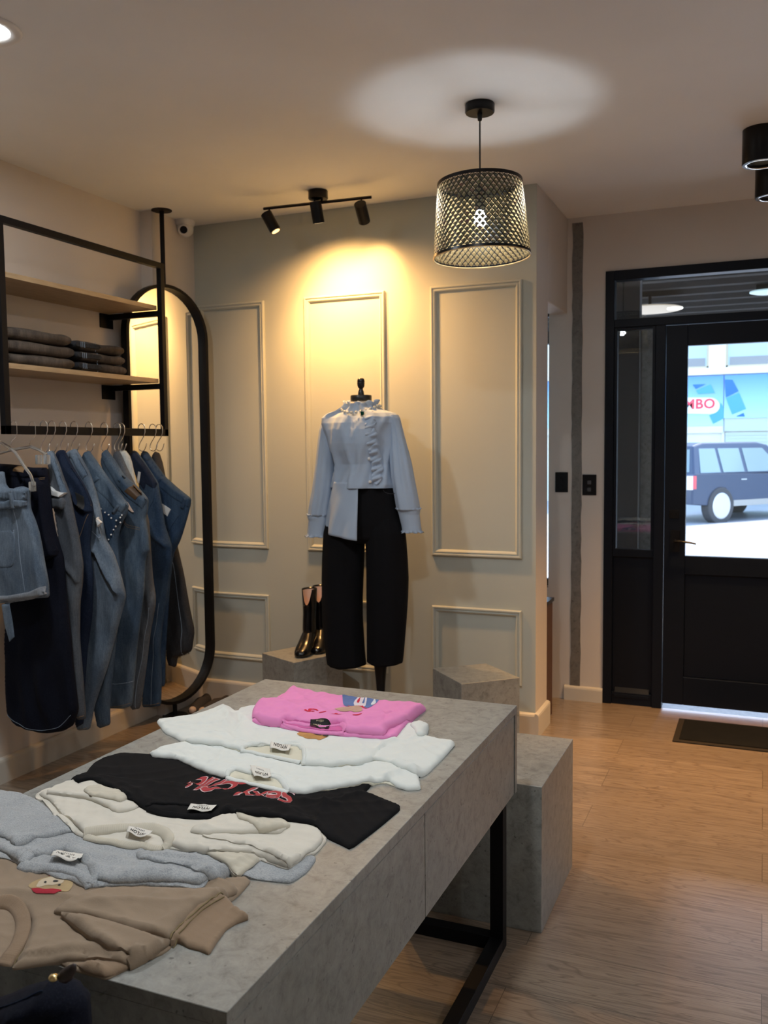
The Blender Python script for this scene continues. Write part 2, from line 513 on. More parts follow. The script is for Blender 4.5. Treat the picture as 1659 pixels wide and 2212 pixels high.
# switch plates
def plate(x0, x1, z0, z1, label, sw):
    t = thing('switch_plate', label, 'switch', ((x0+x1)/2, YD, z0))
    O('face_plate', MB().box(x0, x1, YD-0.008, YD, z0, z1), M_BLACKS, t, bevel=0.002)
    cx = (x0+x1)/2
    for zz in (0.62, 0.28):
        zc = z0+(z1-z0)*zz
        O('rocker_button', MB().box(cx-0.010, cx+0.010, YD-0.012, YD-0.006, zc-0.011, zc+0.011), sw, t, bevel=0.0015)
M_DGREY = mat('grey_button', (0.06, 0.06, 0.065), 0.4)
plate(-1.124, -1.050, 1.228, 1.345, 'black two-button switch plate left of the raw cement strip', M_BLACKS)
plate(-0.966, -0.886, 1.212, 1.332, 'black switch plate with two grey buttons between cement strip and door', M_DGREY)

# door mat
t = thing('door_mat', 'black ribbed door mat with brown rubber edge on the floor before the door', 'doormat', (0.05, 4.87, 0))
M_MAT = cloth('mat_pile', (0.006, 0.006, 0.006), 0.0, 300, 0.95, 0.3, 0.6)
O('rubber_edge', MB().box(-0.400, 0.52, 4.665, 5.070, 0.0005, 0.007), mat('mat_rubber', (0.025, 0.020, 0.016), 0.8, spec=0.2), t, bevel=0.002)
O('carpet_pile', MB().box(-0.370, 0.49, 4.695, 5.045, 0.003, 0.012), M_MAT, t, bevel=0.003)

# counter in the window bay, slatted front
M_WALNUT = mat('walnut_slats', (0.13, 0.065, 0.038), 0.5)
t = thing('slatted_counter', 'walnut slatted counter with black top behind the column', 'counter', (-1.6, 4.85, 0))
O('counter_top', MB().box(-2.2, -1.062, 4.77, 4.945, 0.637, 0.657), M_BLACKS, t, bevel=0.002)
sb = MB().box(-2.2, -1.085, 4.775, 4.930, 0.0, 0.637)
for i in range(7): sb.box(-1.086, -1.068, 4.775+i*0.0228, 4.775+i*0.0228+0.014, 0.0, 0.637)
O('slatted_body', sb, M_WALNUT, t)

# ================================================================ CEILING LIGHTS
def area(name, loc, size, energy, col, parent=None, rot=(0, 0, 0), spread=pi):
    l = bpy.data.lights.new(name, 'AREA'); l.shape = 'DISK'; l.size = size; l.energy = energy; l.color = col; l.spread = spread
    o = bpy.data.objects.new(name, l); C.objects.link(o)
    o.rotation_euler = rot
    if parent: o.parent = parent; o.location = Vector(loc)-origin(parent)
    else: o.location = loc
    return o
M_LEDD = emis('led_diffuser', (0.95, 0.98, 1.0), 14.0)
def downlight(x, y, label):
    t = thing('ceiling_downlight', label, 'downlight', (x, y, ZC), 'recessed ceiling downlights')
    rim = MB().lathe([(0.073, -0.0005), (0.080, -0.007), (0.105, -0.009), (0.112, -0.004), (0.112, 0.0)], (x, y, ZC), 40, cap=False)
    O('rim', rim, M_WHITE, t, smooth=True)
    O('diffuser', MB().lathe([(0.0, -0.0045), (0.074, -0.0045), (0.074, -0.001)], (x, y, ZC), 40, cap=False), M_LEDD, t)
    area('led', (x, y, ZC-0.014), 0.14, LED_W, COOL, t)
downlight(-2.235, 2.165, 'round recessed LED downlight at the top left of the ceiling')
downlight(-0.80, 1.55, 'added unseen recessed LED downlight over the display table')  # added out of view to light the table top
downlight(1.9, 1.0, 'added unseen recessed LED downlight on the right side of the shop')  # added out of view as fill from the right

# track light with three heads
tx0, ty0, tx1, ty1 = -2.405, 4.135, -1.812, 4.170
TZ = 2.735
tv = Vector((tx1-tx0, ty1-ty0, 0)).normalized()
tc = Vector(((tx0+tx1)/2, (ty0+ty1)/2, TZ))
tc = Vector((-2.098, 4.153, TZ))
t = thing('track_light', 'black ceiling track light with three cylindrical spot heads', 'light', (tc.x, tc.y, ZC))
O('canopy', MB().lathe([(0.048, -0.001), (0.050, -0.004), (0.050, -0.040), (0.047, -0.043), (0, -0.043)], (tc.x, tc.y, ZC), 32), M_BLACKS, t, smooth=True, sang=40)
bar = MB().tube([Vector((tx0, ty0, TZ)), Vector((tx1, ty1, TZ))], 0.0075, 4)
for s in (-0.02, 0.02):
    q = tc+tv*s; bar.cyl(tuple(q), (q.x, q.y, ZC-0.04), 0.005, seg=10)
O('bar', bar, M_BLACKS, t)
def head(f, aim, energy, cone, drop=0.055, ln=0.105):
    q = Vector((tx0, ty0, TZ))+(Vector((tx1, ty1, TZ))-Vector((tx0, ty0, TZ)))*f
    h = MB().cyl(tuple(q), (q.x, q.y, q.z-drop), 0.0045, seg=10)
    c = Vector((q.x, q.y, q.z-drop-0.012)); a = Vector(aim).normalized()
    c0 = c-a*0.035; c1 = c+a*(ln-0.035)
    h.cyl(tuple(c0), tuple(c1), 0.030, seg=28)
    ho = O('spot_head', h, M_BLACKS, t, smooth=True, sang=40)
    lens = MB().cyl(tuple(c1), tuple(c1+a*0.001), 0.022, seg=20)
    O('lens', lens, emis('warm_lens', (1.0, 0.75, 0.4), 1.2), ho)
    l = bpy.data.lights.new('spot_lamp', 'SPOT'); l.energy = energy; l.color = WARM; l.spot_size = cone; l.spot_blend = 1.0; l.shadow_soft_size = 0.02
    lo = bpy.data.objects.new('spot_lamp', l); C.objects.link(lo); lo.parent = ho
    lo.location = c1+a*0.012-origin(ho)
    lo.rotation_euler = (-a).to_track_quat('Z', 'Y').to_euler()
head(0.055, (0.42, 0.08, -0.78), TRACK_W*1.15, R(130), drop=0.045)
head(0.50, (0.02, 0.28, -0.88), TRACK_W*1.05, R(150), drop=0.015)
head(0.91, (-0.10, 0.62, -0.50), TRACK_W*0.22, R(66), drop=0.045)

# two black surface-mounted cylinders
def can(x, y, label):
    t = thing('ceiling_spotlight', label, 'light', (x, y, ZC), 'black surface-mounted cylinder spotlights')
    O('housing', MB().lathe([(0.078, 0), (0.078, -0.138), (0.076, -0.141), (0.064, -0.141), (0.062, -0.134), (0.050, -0.130), (0.045, -0.095), (0, -0.090)], (x, y, ZC), 40), M_BLACKS, t, smooth=True, sang=35)
    O('trim_ring', MB().lathe([(0.066, -0.1415), (0.062, -0.1435), (0.058, -0.1405)], (x, y, ZC), 40, cap=False), M_CHROME, t, smooth=True)
    O('lamp_lens', MB().lathe([(0.0, -0.108), (0.034, -0.106), (0.040, -0.10)], (x, y, ZC), 24, cap=False), emis('warm_can', (1.0, 0.80, 0.5), 6.0), t)
    l = bpy.data.lights.new('can_lamp', 'SPOT'); l.energy = 185; l.color = (1.0, 0.55, 0.20); l.spot_size = R(75); l.spot_blend = 0.9; l.shadow_soft_size = 0.03
    lo = bpy.data.objects.new('can_lamp', l); C.objects.link(lo); lo.parent = t; lo.location = (0, 0, -0.115)
can(-0.030, 4.13, 'nearer of the two black cylinder spotlights at the right of the ceiling')
can(0.015, 4.70, 'farther of the two black cylinder spotlights, closer to the door')

# ---------------------------------------------------------------- pendant lamp
lx, ly = -1.018, 3.383
t = thing('pendant_lamp', 'black perforated drum pendant lamp hanging on a cord before the panelled wall', 'lamp', (lx, ly, ZC))
O('canopy', MB().lathe([(0.054, 0.0), (0.056, -0.003), (0.056, -0.030), (0.053, -0.034), (0.010, -0.035), (0.008, -0.06), (0.004, -0.063)], (lx, ly, ZC), 40), M_BLACKS, t, smooth=True, sang=40)
O('cord', MB().cyl((lx, ly, ZC-0.05), (lx, ly, 2.475), 0.003, seg=10), M_BLACKS, t)
SZ0, SZ1, SR0, SR1 = 2.222, 2.506, 0.187, 0.162
tilt = Matrix.Translation((lx, ly, 2.47)) @ Matrix.Rotation(R(-2.0), 4, Vector((math.sin(0.4), math.cos(0.4), 0))) @ Matrix.Translation((-lx, -ly, -2.47))
def sp_(a, h, dr=0.0):
    r = SR0+(SR1-SR0)*h+dr
    return (lx+r*math.cos(a), ly+r*math.sin(a), SZ0+(SZ1-SZ0)*h)
NA, NR = 48, 19
sh = MB()
bands = [(0.0, 0.035), (0.955, 1.0)]
for h0, h1 in bands:
    sh.loft([[sp_(2*pi*k/124, h) for k in range(124)] for h in (h0, h1)], cap=(False, False))
    sh.loft([[sp_(2*pi*k/124, h, -0.002) for k in range(124)] for h in (h1, h0)], cap=(False, False))
LW = 0.085
def cellpts(i, j):
    da = 2*pi/NA; hh = (0.955-0.035)/NR
    ac = (i+(0.5 if j % 2 else 0))*da; hc = 0.035+(j+0.5)*hh
    return ac, hc, da/2, hh
for j in range(-1, NR+1):
    for i in range(NA):
        ac, hc, wa, wh = cellpts(i, j)
        hc = 0.035+(j+0.5)*(0.92/NR)
        cor = [(ac, hc+wh), (ac+wa, hc), (ac, hc-wh), (ac-wa, hc)]
        cor = [(a, min(max(h, 0.03), 0.957)) for a, h in cor]
        inn = [(ac+(a-ac)*(1-2*LW), hc+(h-hc)*(1-2*LW)) for a, h in cor]
        inn = [(a, min(max(h, 0.03), 0.957)) for a, h in inn]
        vs = [sp_(a, h) for a, h in cor]+[sp_(a, h) for a, h in inn]
        sh.add(vs, [(k, (k+1) % 4, 4+(k+1) % 4, 4+k) for k in range(4)])
        if 0 <= j < NR:
            # folded leaf in each cell, hinged at the lower edges, bent inwards
            top = sp_(ac, hc+wh*0.55, -0.011); lft = sp_(ac-wa*0.80, hc, -0.001); rgt = sp_(ac+wa*0.80, hc, -0.001); bot = sp_(ac, hc-wh*0.85, -0.001)
            md = sp_(ac, hc, -0.009)
            sh.add([top, lft, bot, rgt, md], [(0, 1, 4), (1, 2, 4), (2, 3, 4), (3, 0, 4)], 1)
sh.xf(tilt)
mleaf = bpy.data.materials.new('shade_leaf'); mleaf.use_nodes = True
nn = mleaf.node_tree; b = bsdf(mleaf)
b.inputs['Roughness'].default_value = 0.35; b.inputs['Metallic'].default_value = 0.0
g = N(mleaf, 'ShaderNodeNewGeometry')
vv = N(mleaf, 'ShaderNodeTexNoise'); vv.inputs['Scale'].default_value = 40; L(mleaf, g.outputs['Position'], vv.inputs['Vector'])
cr_ = ramp(mleaf, vv.outputs['Fac'], [(0.3, (0.07, 0.02, 0.04)), (0.42, (0.09, 0.07, 0.03)), (0.55, (0.04, 0.055, 0.035)), (0.7, (0.08, 0.06, 0.04))])
sidecol = mix(mleaf, g.outputs['Backfacing'], cr_, (0.34, 0.25, 0.12))
setcol(mleaf, (sidecol))
shade = O('lamp_shade', sh, [M_BLACKS, mleaf], t)
O('shade_rim', MB().tube([sp_(2*pi*k/96, 0.0, -0.003) for k in range(96)], 0.0028, 6, closed=True).xf(tilt), mat('gold_rim', (0.75, 0.55, 0.28), 0.35, 0.6), shade)
br = MB()
for k in range(3):
    a = 2*pi*k/3+0.4; p = tilt @ Vector(sp_(a, 0.96, -0.003))
    br.tube([tuple(p), (lx+0.02*math.cos(a), ly+0.02*math.sin(a), 2.452)], 0.0022, 6)
br.tube([(lx+0.02*math.cos(q*pi/12), ly+0.02*math.sin(q*pi/12), 2.452) for q in range(24)], 0.003, 6, closed=True)
O('spider_frame', br, M_BLACKS, shade)
O('lamp_holder', MB().lathe([(0.006, 2.50), (0.009, 2.485), (0.020, 2.475), (0.024, 2.455), (0.024, 2.445), (0.020, 2.442), (0.020, 2.402), (0.017, 2.398)], (lx, ly, 0), 24), M_BLACKS, t, smooth=True, sang=40)
M_BULB = emis('bulb_glow', (0.90, 0.96, 1.0), 190.0)
O('light_bulb', MB().lathe([(0.013, 2.400), (0.015, 2.390), (0.022, 2.378), (0.024, 2.364), (0.022, 2.350), (0.014, 2.341), (0.0, 2.338)], (lx, ly, 0), 24), M_BULB, t, smooth=True)

dup(t, (0.80, 3.38, ZC), 'black perforated drum pendant lamp on the right side of the shop, nearer the door', 'perforated drum pendant lamps')
dup(t, (0.80, 1.30, ZC), 'black perforated drum pendant lamp on the right side of the shop, nearer the camera', 'perforated drum pendant lamps')
t['group'] = 'perforated drum pendant lamps'

# dome camera in the corner
t = thing('security_camera', 'white dome security camera on the ceiling by the back left corner', 'camera', (-3.07, 4.37, ZC))
O('mount_base', MB().lathe([(0.055, 0), (0.057, -0.006), (0.054, -0.02), (0.05, -0.03)], (-3.055, 4.37, ZC), 32), M_WHITE, t, smooth=True, sang=50)
bl = MB().sphere((-3.055, 4.37, ZC-0.045), 0.047, 28)
bl.cyl((-3.055, 4.37, ZC-0.045), (-3.02, 4.305, ZC-0.068), 0.030, 0.028, 24)
O('ball_housing', bl, M_WHITE, t, smooth=True, sang=50)
O('lens', MB().cyl((-3.022, 4.309, ZC-0.066), (-3.018, 4.301, ZC-0.069), 0.022, 0.020, 20), M_BLACKS, t)

# ================================================================ OUTSIDE
M_PAVE = concrete('pavement', (0.55, 0.54, 0.52))
M_ASPH = concrete('road', (0.40, 0.41, 0.43))
struct('floor_porch', MB().box(-4, 6, 5.26, 8.6, -0.10, -0.005), M_PAVE)
struct('ground_street', MB().box(-40, 40, 8.6, 60, -0.25, -0.10), M_ASPH)
M_SOF = mat('galvanised_dark', (0.012, 0.013, 0.013), 0.75, 0.0, 0.1)
prof = []
yy = 5.42
ribs = MB(); rg = [[], []]
for k in range(44):
    y = 5.42+k*0.08; z = 2.64 if (k//2) % 2 else 2.60
    for s, x in ((0, -3.5), (1, 6.0)): rg[s].append((x, y, z))
ribs.add(rg[0]+rg[1], [(i, i+1, 44+i+1, 44+i) for i in range(43)])
struct('ceiling_porch', ribs, M_SOF, solid=0.004)
struct('trim_20', MB().box(-3.5, 6, 8.80, 8.95, 2.50, 2.95).box(-3.5, 6, 5.42, 8.95, 2.80, 2.9), M_SOF)
struct('wall_porch_pier', MB().box(-1.05, -0.70, 5.62, 5.72, -0.1, 2.6), mat('pier_dark', (0.03, 0.03, 0.032), 0.7))
struct('wall_porch_column', MB().box(-0.95, -0.612, 5.73, 6.05, -0.1, 2.27), concrete('pier', (0.24, 0.24, 0.235)))
t = thing('porch_disc_lamp', 'round cream disc lamp hanging on a rod outside above the door', 'lamp', (-0.80, 7.0, 2.6))
dc = MB().lathe([(0.0, 2.492), (0.20, 2.492), (0.232, 2.497), (0.235, 2.503), (0.22, 2.508), (0, 2.508)], (-0.80, 7.0, 0), 40)
O('disc', dc, emis('cream_disc', (0.42, 0.36, 0.28), 0.7), t, smooth=True, sang=30)
O('rod', MB().cyl((-0.80, 7.0, 2.505), (-0.80, 7.0, 2.60), 0.012, seg=12), M_BLACKS, t)
t = thing('porch_bulkhead_lamp', 'round bluish-white lamp outside at the right of the transom', 'lamp', (0.03, 6.9, 2.6))
O('disc', MB().lathe([(0.0, 2.545), (0.09, 2.545), (0.115, 2.552), (0.115, 2.56), (0, 2.562)], (0.0, 6.9, 0), 40), emis('cool_disc', (0.35, 0.5, 0.55), 1.0), t, smooth=True, sang=30)
O('housing', MB().box(-0.07, 0.07, 6.84, 6.96, 2.560, 2.60), M_SOF, t)

M_WB = plaster('white_render', (0.80, 0.79, 0.75))
YO = 26.0
bld = thing('shop_building', 'white shop building across the street with blue sign fascia and shutters', 'building', (0, YO, 0))
wb = MB()
ux = [(-40, -3.1), (-2.62, -1.95), (-1.42, -0.99), (0.35, 0.9), (2.2, 40)]
z1w, z2w = 3.56, 4.75
for a, b_ in ((-40, -2.62), (-1.42, -0.99), (0.42, 40)): wb.box(a, b_, YO, YO+0.3, z1w, z2w)
wb.box(-40, 40, YO, YO+0.3, 3.36, z1w).box(-40, 40, YO, YO+0.3, z2w, 7.5).box(-40, 40, YO+0.02, YO+0.3, -0.1, 3.36)
wb.box(-40, -1.03, YO-0.10, YO+0.02, 1.80, 1.985)
wb.box(-1.06, -0.99, YO-0.03, YO+0.02, -0.1, 2.19)
wb.box(-40, 40, YO-0.16, YO, 3.36, 3.46)
O('facade', wb, M_WB, bld)
for x0, x1 in ((-2.62, -1.42), (-0.99, 0.42)):
    fr = MB()
    for q in ((x0, x0+0.05, z1w, z2w), (x1-0.05, x1, z1w, z2w), (x0, x1, z1w, z1w+0.05), (x0, x1, z2w-0.05, z2w)):
        fr.box(q[0], q[1], YO+0.08, YO+0.14, q[2], q[3])
    w_ = O('window', fr, mat('tan_frame', (0.62, 0.52, 0.36), 0.6), bld)
    O('pane', MB().box(x0+0.05, x1-0.05, YO+0.10, YO+0.12, z1w+0.05, z2w-0.05), mat('sky_pane', (0.42, 0.53, 0.66), 0.25), w_)  # reflected sky put into the pane colour
    O('curtain', MB().prism([(x0+0.1, 0), (x1-0.1, 0), (x1-0.1, 1), (x0+0.1, 1)], 0, 0.01).xf(Matrix.Translation((0, YO+0.09, z1w+0.05)) @ Matrix.Rotation(R(90), 4, 'X') @ Matrix.Scale(0.22, 4, (0, 1, 0))), mat('curtain_grey', (0.30, 0.30, 0.31), 0.8), w_)
# sign fascia
def gradsign(name, z0, z1, top, bot):
    m = mat(name, top, 0.5)
    g = N(m, 'ShaderNodeNewGeometry'); s = N(m, 'ShaderNodeSeparateXYZ'); L(m, g.outputs['Position'], s.inputs[0])
    r = N(m, 'ShaderNodeMapRange'); L(m, s.outputs[2], r.inputs[0]); r.inputs[1].default_value = z0; r.inputs[2].default_value = z1
    setcol(m, ramp(m, r.outputs[0], [(0.0, bot), (1.0, top)]))
    return m
M_SB = gradsign('sign_print', 2.0, 3.3, (0.13, 0.33, 0.85), (0.50, 0.80, 0.92))
sgn = O('shop_sign', MB().box(-6, -1.03, YO-0.10, YO-0.02, 1.99, 3.34), M_SB, bld)
sgn['label'] = 'blue shop sign with red letters in a white pill'
sgr = O('shop_sign', MB().box(-1.01, 5, YO-0.12, YO-0.02, 2.19, 3.34), M_SB, bld)
def flat(pxs, yv, t=0.01):
    pts = [P(1470+x/8.777, 780+y/8.777, 1, yv) for x, y in pxs]
    mb = MB(); n_ = len(pts)
    mb.add([(p[0], yv, p[2]) for p in pts]+[(p[0], yv+t, p[2]) for p in pts], [tuple(range(n_)), tuple(range(n_, 2*n_))[::-1]]+[(i, n_+i, n_+(i+1) % n_, (i+1) % n_) for i in range(n_)])
    return mb
yv = YO-0.115
M_PB, M_PS = mat('print_blue', (0.02, 0.16, 0.80), 0.5), mat('print_sky', (0.08, 0.36, 0.85), 0.5)
O('blue_square', flat([(230, 445), (480, 435), (290, 530)], yv), M_PB, sgn)
O('blue_square', flat([(290, 555), (570, 440), (650, 605), (335, 625)], yv), M_PS, sgn)
O('blue_square', flat([(760, 790), (815, 870), (820, 1080), (620, 1190), (545, 1030), (680, 960), (740, 880)], yv), M_PS, sgn)
O('blue_square', flat([(835, 350), (985, 355), (1100, 570), (860, 690)], yv-0.02), M_PB, sgr)
O('blue_square', flat([(862, 700), (1110, 600), (1240, 905), (980, 1010)], yv-0.02), M_PS, sgr)
O('blue_square', flat([(1050, 1050), (1195, 980), (1220, 1050)], yv-0.02), M_PB, sgr)
pill = [(-300, 690), (560, 690)]+[(560+185*math.sin(a), 848-158*math.cos(a)) for a in [pi*k/12 for k in range(1, 12)]]+[(560, 1006), (-300, 990)]
O('white_pill', flat(pill, yv-0.012), mat('print_white', (0.85, 0.93, 0.95), 0.5), sgn)

def text_mesh(s, size=1.0, shear=0.0, offset=0.0, spacing=1.0):
    cu = bpy.data.curves.new('txt', 'FONT'); cu.body = s; cu.size = size; cu.shear = shear; cu.offset = offset; cu.space_character = spacing
    cu.resolution_u = 3; cu.align_x = 'CENTER'; cu.align_y = 'CENTER'
    ob = bpy.data.objects.new('txt', cu); C.objects.link(ob)
    dg = bpy.context.evaluated_depsgraph_get(); me = bpy.data.meshes.new_from_object(ob.evaluated_get(dg))
    v = [tuple(q.co) for q in me.vertices]; f = [tuple(p.vertices) for p in me.polygons]
    bpy.data.objects.remove(ob); bpy.data.curves.remove(cu); bpy.data.meshes.remove(me)
    return v, f
tv_, tf_ = text_mesh('MBO', 0.36, 0, 0.012, 1.05)
pc = P(1511, 873.5, 1, yv-0.02)
O('red_letters', MB().add([(x+pc[0], yv-0.016, y+pc[2]) for x, y, z in tv_], tf_), mat('print_red', (0.80, 0.06, 0.10), 0.5), sgn)
M_SHUT = mat('shutter_grey', (0.55, 0.60, 0.58), 0.6)
sm = MB().box(-0.99, 4.5, YO-0.08, YO+0.02, 1.84, 2.19)
sm2 = MB()
for k in range(22): sm2.box(-0.97, 4.4, YO-0.02-(0.012 if k % 2 else 0), YO+0.02, -0.1+k*0.087, -0.1+k*0.087+0.084)
shu = O('roller_shutter', sm2, M_SHUT, bld); O('shutter_box', sm, M_SHUT, shu)

# parked SUV seen through the door glass
def car():
    hx, hy = 0.60, 0.80
    A = Matrix.Rotation(math.atan2(hy, hx), 4, 'Z') @ Matrix.Scale(0.88, 4)
    wr = Vector((-0.86, 19.65, -0.10))                       # right rear wheel on the road
    T = Matrix.Translation(wr) @ A @ Matrix.Translation((-0.95, 0.90, 0))   # local: x forward from the tail, y to the left of the wheel line
    o = T @ Vector((2.4, 0, 0))
    c = thing('parked_suv', 'dark blue SUV parked across the street, seen through the door glass', 'car', (o.x, o.y, -0.10))
    paint = mat('navy_paint', (0.055, 0.075, 0.125), 0.3, 0.2); gl = mat('car_glass', (0.22, 0.30, 0.32), 0.08)
    lo_ = [(0.02, 0.45), (0.0, 0.62), (0.03, 1.08), (0.10, 1.14), (4.75, 1.08), (4.86, 0.9), (4.88, 0.5), (4.7, 0.38), (4.35, 0.36)]
    arch = [(3.82+0.43*math.cos(a), 0.40+0.43*math.sin(a)) for a in [pi*k/8 for k in range(0, 9)]]
    arc2 = [(0.95+0.43*math.cos(a), 0.40+0.43*math.sin(a)) for a in [pi*k/8 for k in range(0, 9)]]
    outl = lo_+[(4.25, 0.36)]+arch[0:]+[(3.39, 0.36), (1.38, 0.36)]+arc2+[(0.50, 0.42)]
    def slab(pts, ys):
        rings = []
        for y, s in ys: rings.append([tuple(T @ Vector((2.44+(x-2.44)*s, y, 0.4+(z-0.4)*(0.5+0.5*s)))) for x, z in pts])
        return rings
    mb = MB(); mb.loft(slab(outl, [(-0.98, 0.985), (-0.94, 1), (0.94, 1), (0.98, 0.985)]))
    O('body', mb, paint, c, smooth=True, sang=30)
    gh = [(0.10, 1.10, 0.93), (0.30, 1.78, 0.72), (0.65, 1.86, 0.68), (2.6, 1.86, 0.68), (2.95, 1.80, 0.70), (3.75, 1.12, 0.93)]
    mb = MB(); mb.loft([[tuple(T @ Vector((x, -w_, z))) for x, z, w_ in gh], [tuple(T @ Vector((x, w_, z))) for x, z, w_ in gh]])
    O('cabin', mb, paint, c, bevel=0.03)
    def sidewin(x0b, x0t, x1t, x1b, mirror=-1):
        z0, z1 = 1.16, 1.72
        yb, yt = 0.935-0.012, 0.735
        p = [(x0b, mirror*yb, z0), (x1b, mirror*yb, z0), (x1t, mirror*yt, z1), (x0t, mirror*yt, z1)]
        q = [(a, b_-mirror*0.03, z_) for a, b_, z_ in p]
        return MB().add([tuple(T @ Vector(v)) for v in p+q], [(0, 1, 2, 3), (7, 6, 5, 4), (0, 4, 5, 1), (2, 6, 7, 3), (1, 5, 6, 2), (3, 7, 4, 0)])
    for a in ((0.34, 0.48, 1.02, 1.02), (1.12, 1.12, 1.86, 1.86), (1.98, 1.98, 2.72, 3.30)): O('side_window', sidewin(*a), gl, c)
    O('rear_window', MB().add([tuple(T @ Vector(v)) for v in [(0.12, -0.78, 1.18), (0.12, 0.78, 1.18), (0.27, 0.66, 1.70), (0.27, -0.66, 1.70)]], [(0, 1, 2, 3)]), gl, c)
    for wx in (0.95, 3.82):
        for wy in (-0.90, 0.90):
            a0 = T @ Vector((wx, wy-0.12, 0.385)); a1 = T @ Vector((wx, wy+0.12, 0.385)); s = -1 if wy < 0 else 1
            wh = O('wheel', MB().cyl(tuple(a0), tuple(a1), 0.385, seg=28), mat('tyre', (0.06, 0.06, 0.065), 0.8), c, bevel=0.03)
            r0 = T @ Vector((wx, wy+s*0.121, 0.385)); r1 = T @ Vector((wx, wy+s*0.13, 0.385))
            O('rim', MB().cyl(tuple(r0), tuple(r1), 0.27, 0.25, seg=28), mat('alloy', (0.6, 0.6, 0.62), 0.4, 0.5), wh)
    for s in (-1, 1):
        tl = [(-0.015, s*0.72, 0.80), (-0.015, s*0.97, 0.80), (0.12, s*0.99, 0.80), (0.12, s*0.99, 1.10), (0.02, s*0.97, 1.12), (0.0, s*0.72, 1.12)]
        bx = MB().box(-0.02, 0.04, min(s*0.74, s*0.97), max(s*0.74, s*0.97), 0.78, 1.10).xf(T)
        O('tail_light', bx, mat('lamp_clear', (0.7, 0.62, 0.6), 0.2), c)
        O('tail_light', MB().box(0.04, 0.13, min(s*0.9, s*0.985), max(s*0.9, s*0.985), 0.80, 1.10).xf(T), mat('lamp_red', (0.75, 0.10, 0.12), 0.3), c)
    O('sill_trim', MB().box(1.4, 3.4, -0.995, -0.96, 0.36, 0.50).xf(T), mat('sill', (0.35, 0.34, 0.32), 0.5), c)
    for x in (1.75, 2.75): O('door_handle', MB().box(x-0.1, x+0.1, -1.0, -0.97, 0.97, 1.0).xf(T), M_CHROME, c)
car()

# ================================================================ FURNITURE
TZT = 0.735
tbx0, tbx1, tby0, tby1 = -1.515, -0.659, 0.994, 2.557
tb = thing('display_table', 'long grey concrete-look display table with drawers on a black steel frame', 'table', ((tbx0+tbx1)/2, (tby0+tby1)/2, 0))
O('table_top', MB().box(tbx0, tbx1, tby0, tby1, 0.712, TZT), M_CONC, tb, bevel=0.0008, bseg=1)
bo = MB().box(tbx0, tbx1, tby0, tby0+0.020, 0.474, 0.712).box(tbx0, tbx1, tby1-0.020, tby1, 0.474, 0.712)
bo.box(tbx0+0.02, tbx1-0.03, tby0+0.02, tby1-0.02, 0.474, 0.480).box(tbx0, tbx0+0.02, tby0+0.02, tby1-0.02, 0.474, 0.712)
bo.box(tbx1-0.034, tbx1-0.03, tby0+0.02, tby1-0.02, 0.48, 0.712)
O('table_body', bo, M_CONC, tb)
for a, b_ in ((tby0+0.023, 1.7765), (1.7805, tby1-0.023)):
    O('drawer', MB().box(tbx1-0.030, tbx1-0.003, a, b_, 0.474, 0.7075), M_CONC, tb, bevel=0.0008, bseg=1)
def fr_end(y0):
    mb = MB()
    for x in (-1.475, -0.726): mb.box(x, x+0.04, y0, y0+0.04, 0.0, 0.474)
    mb.box(-1.435, -0.726, y0, y0+0.04, 0.0, 0.04)
    return mb
O('steel_frame', fr_end(2.50).box(-0.726, -0.686, 1.04, 2.50, 0, 0.04).box(-1.475, -1.435, 1.04, 2.50, 0, 0.04), M_BLACK, tb, bevel=0.0015)
O('steel_frame', fr_end(1.0), M_BLACK, tb, bevel=0.0015)

def plinth(pts, h, label, name='display_plinth'):
    cx = sum(p[0] for p in pts)/4; cy = sum(p[1] for p in pts)/4
    mb = MB().prism(pts, 0, h)
    o = O(name, mb, M_CONC, None, at=(cx, cy, 0), bevel=0.0012, bseg=1)
    return tag(o, label, 'plinth', 'concrete-look display cubes')
plinth([(-1.12, 2.645), (-0.604, 2.645), (-0.604, 3.13), (-1.12, 3.13)], 0.463, 'large grey concrete-look cube standing right behind the table end')
plinth([(-1.5, 4.157), (-1.274, 3.921), (-1.052, 4.131), (-1.281, 4.347)], 0.40, 'grey concrete-look cube turned cornerwise near the column')
plinth([(-2.474, 4.148), (-2.205, 4.014), (-2.069, 4.307), (-2.338, 4.438)], 0.40, 'grey concrete-look cube under the black ankle boots')

# wall rack: rectangular frame, two shelves, arms to the wall
RX = -2.835
rk = thing('clothes_rack', 'black steel wall rack with two oak shelves and a hanging rail', 'rack', (XL, 3.3, 1.56))
ry0, ry1, rz0, rz1 = 2.765, 3.845, 1.568, 2.440
hw = 0.014
O('frame', MB().box(RX-hw, RX+hw, ry0, ry1, rz1-0.028, rz1).box(RX-hw, RX+hw, ry0, ry0+0.03, rz0, rz1-0.028).box(RX-hw, RX+hw, ry1-0.03, ry1, rz0, rz1-0.028), M_BLACK, rk, bevel=0.0015)
O('hanging_rail', MB().box(RX-hw, RX+hw, ry0, ry1, rz0, rz0+0.036), M_BLACK, rk, bevel=0.0015)
SH = (2.205, 1.838)
for i, z in enumerate(SH):
    O('shelf', MB().box(XL+0.002, RX-hw-0.001, 2.45, 3.813, z, z+0.022), M_SHELF, rk, bevel=0.001)
    for y in (3.812, ry0+0.004):
        arm = MB().box(XL+0.004, RX-hw, y, y+0.026, z-0.030, z-0.002)
        ao = O('arm', arm, M_BLACK, rk, bevel=0.001)
        O('wall_plate', MB().box(XL, XL+0.006, y-0.065, y+0.035, z-0.075, z-0.002), M_BLACK, ao, bevel=0.001)

